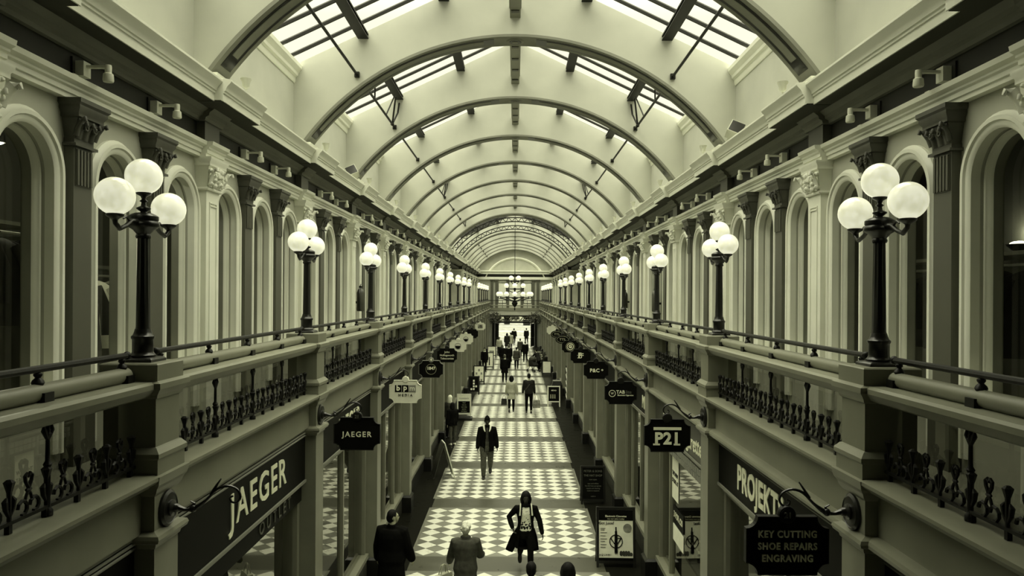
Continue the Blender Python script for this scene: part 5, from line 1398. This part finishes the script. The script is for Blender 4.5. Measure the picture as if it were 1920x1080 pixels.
link('strap', MB().tube([Jb['S']((-.12, .085, 1.47)), Jb['S']((0, .15, 1.25)), Jb['S']((.15, .15, 1.05))], [(.02, .008)] * 3, 6).mesh('strap', 'cloth_mid'), pb)
carried_bag(Jb, 'R', .34, .17, .36, .24, 'paper_grey', 'printed paper carrier bag in the hand of the man in the jumper', 'cloth_pale', name='carrier_bag')
person('person with a pale hood up standing by the left shopfronts', -2.42, 28.4, AWAY - .6, 1.62, dict(legs='cloth_black', coat='cloth_mid', hem=.8, fit=.035, hair=('hood', 'cloth_white')), dict(legR=(2, 2), legL=(-2, 2)), vox=.016)
person('dark-haired person in a black jacket and faded jeans, standing by the left shopfronts', -2.2, 27.2, AWAY + .5, 1.52, dict(legs='denim', coat='cloth_black', hem=.8, fit=.04, hair=('long', 'hair_black'), shoes='cloth_white'), dict(legR=(2, 2), legL=(-2, 2)), vox=.016)
FARP = [(-.6, 47, 1.74, 'dark-coated man with fair hair walking away, nearest of the far crowd', 'cloth_black', .6, ('short', 'hair_grey'), 'cloth_black'),
        (-.42, 56, 1.78, 'tall figure in a black coat behind the fair-haired man', 'cloth_black', .5, ('short', 'hair_grey'), 'cloth_black'),
        (-.95, 57.5, 1.68, 'fair-haired woman in a black jacket in the far crowd', 'cloth_black', .75, ('long', 'hair_grey'), 'cloth_dark'),
        (.16, 55.6, 1.62, 'person in a brown coat and pale collar in the middle of the far crowd', 'cloth_mid', .7, ('short', 'hair_black'), 'cloth_black'),
        (.88, 61.5, 1.72, 'man in dark clothes on the right of the far crowd', 'cloth_black', .7, ('short', 'hair_grey'), 'cloth_black'),
        (-1.4, 68.5, 1.66, 'person in a pale jacket at the left of the far crowd', 'cloth_pale', .8, ('short', 'hair_grey'), 'cloth_dark'),
        (-.75, 74, 1.75, 'long dark coat with dark hair near the far doorway', 'cloth_dark', .45, ('long', 'hair_black'), 'cloth_black'),
        (-.4, 76, 1.7, 'person in a light coat just behind the long dark coat', 'cloth_pale', .6, ('short', 'hair_black'), 'cloth_dark'),
        (-.08, 83.5, 1.8, 'dark figure stepping through the middle of the far doorway', 'cloth_black', .7, ('short', 'hair_black'), 'cloth_black'),
        (.5, 67, 1.6, 'person in drab clothes before the right of the far doorway', 'cloth_mid', .7, ('short', 'hair_black'), 'cloth_dark'),
        (1.32, 84.5, 1.8, 'broad dark pair of shoulders at the right of the far doorway', 'cloth_black', .6, ('short', 'hair_black'), 'cloth_black')]
for k, (x, y, h, lab, coat, hem, hair, lg) in enumerate(FARP):
    person(lab, x, y, AWAY + .2 * math.sin(k * 2.1), h, dict(legs=lg, coat=coat, hem=hem, fit=.04, flare=.03, hair=hair), dict(legR=(10, 4) if k % 2 else (-10, 14), legL=(-10, 14) if k % 2 else (10, 4), bulk=1.1), vox=.022)
# figure in a dark jacket on a stand beside the left boards
person('dark-jacketed person with a pale collar standing by the framed boards on the left', -2.12, 53.2, .2, 1.72, dict(legs='cloth_black', coat='cloth_black', hem=.7, fit=.04, hair=('short', 'hair_black'), scarf='cloth_white'), dict(legR=(0, 0), legL=(0, 0)), vox=.022)
# person bending over a pushchair on the right
px_, Jx = person('person leaning over a pushchair on the right beyond the flower of boards'.replace('beyond the flower of boards', 'before the flower stand'), 1.75, 54.2, AWAY + .8, 1.62, dict(legs='cloth_black', coat='cloth_dark', hem=.75, fit=.04, hair=('short', 'hair_black')), dict(lean=24, armR=(40, 8, 20), armL=(40, 8, 20), legR=(2, 2), legL=(-4, 4)), vox=.022)
t = thing('pushchair', 'dark folding pushchair with pale bags in front of the leaning person', 'pushchair', (1.35, 53.6, 0), .7)
link('seat', MB().rect_stack([(-.2, .2, -.25, .2, .4), (-.22, .22, -.3, .22, .5), (-.2, .2, .1, .25, .95)]).mesh('seat', 'cloth_dark'), t)
link('hood', MB().ball((0, .1, .9), (.24, .28, .2), 12, 8).mesh('hood', 'cloth_mid', 60), t)
for sx_ in (-1, 1):
    link('frame', MB().tube([(sx_ * .24, -.4, .1), (sx_ * .24, .05, .5), (sx_ * .24, .45, 1.02)], .016, 6).tube([(sx_ * .24, .35, .1), (sx_ * .24, .0, .5)], .016, 6).mesh('frame', 'iron'), t)
    for yy in (-.4, .35): link('wheel', MB().lathe([(.1, -.02), (.1, .02)], (sx_ * .24, yy, .1), 14, 'x').mesh('wheel', 'black'), t)
link('bag', MB().rect_stack([(-.2, .2, .3, .5, .35), (-.16, .16, .36, .44, .85)]).mesh('bag', 'cloth_pale'), t)
# shop dummy behind the JAEGER glass
t, Jd2 = person('white dressed shop dummy behind the second JAEGER window', -3.45, SPANS[2] + .9, .8, 1.72, dict(skin='cloth_white', coat='cloth_white', hem=.5, fit=.02, flare=.04, shoes='cloth_white', noface=True), dict(legR=(3, 2), legL=(-3, 2), armR=(4, 8, 6), armL=(4, 8, 6)), vox=.016)
t.name = 'shop_dummy'; t['category'] = 'shop dummy'
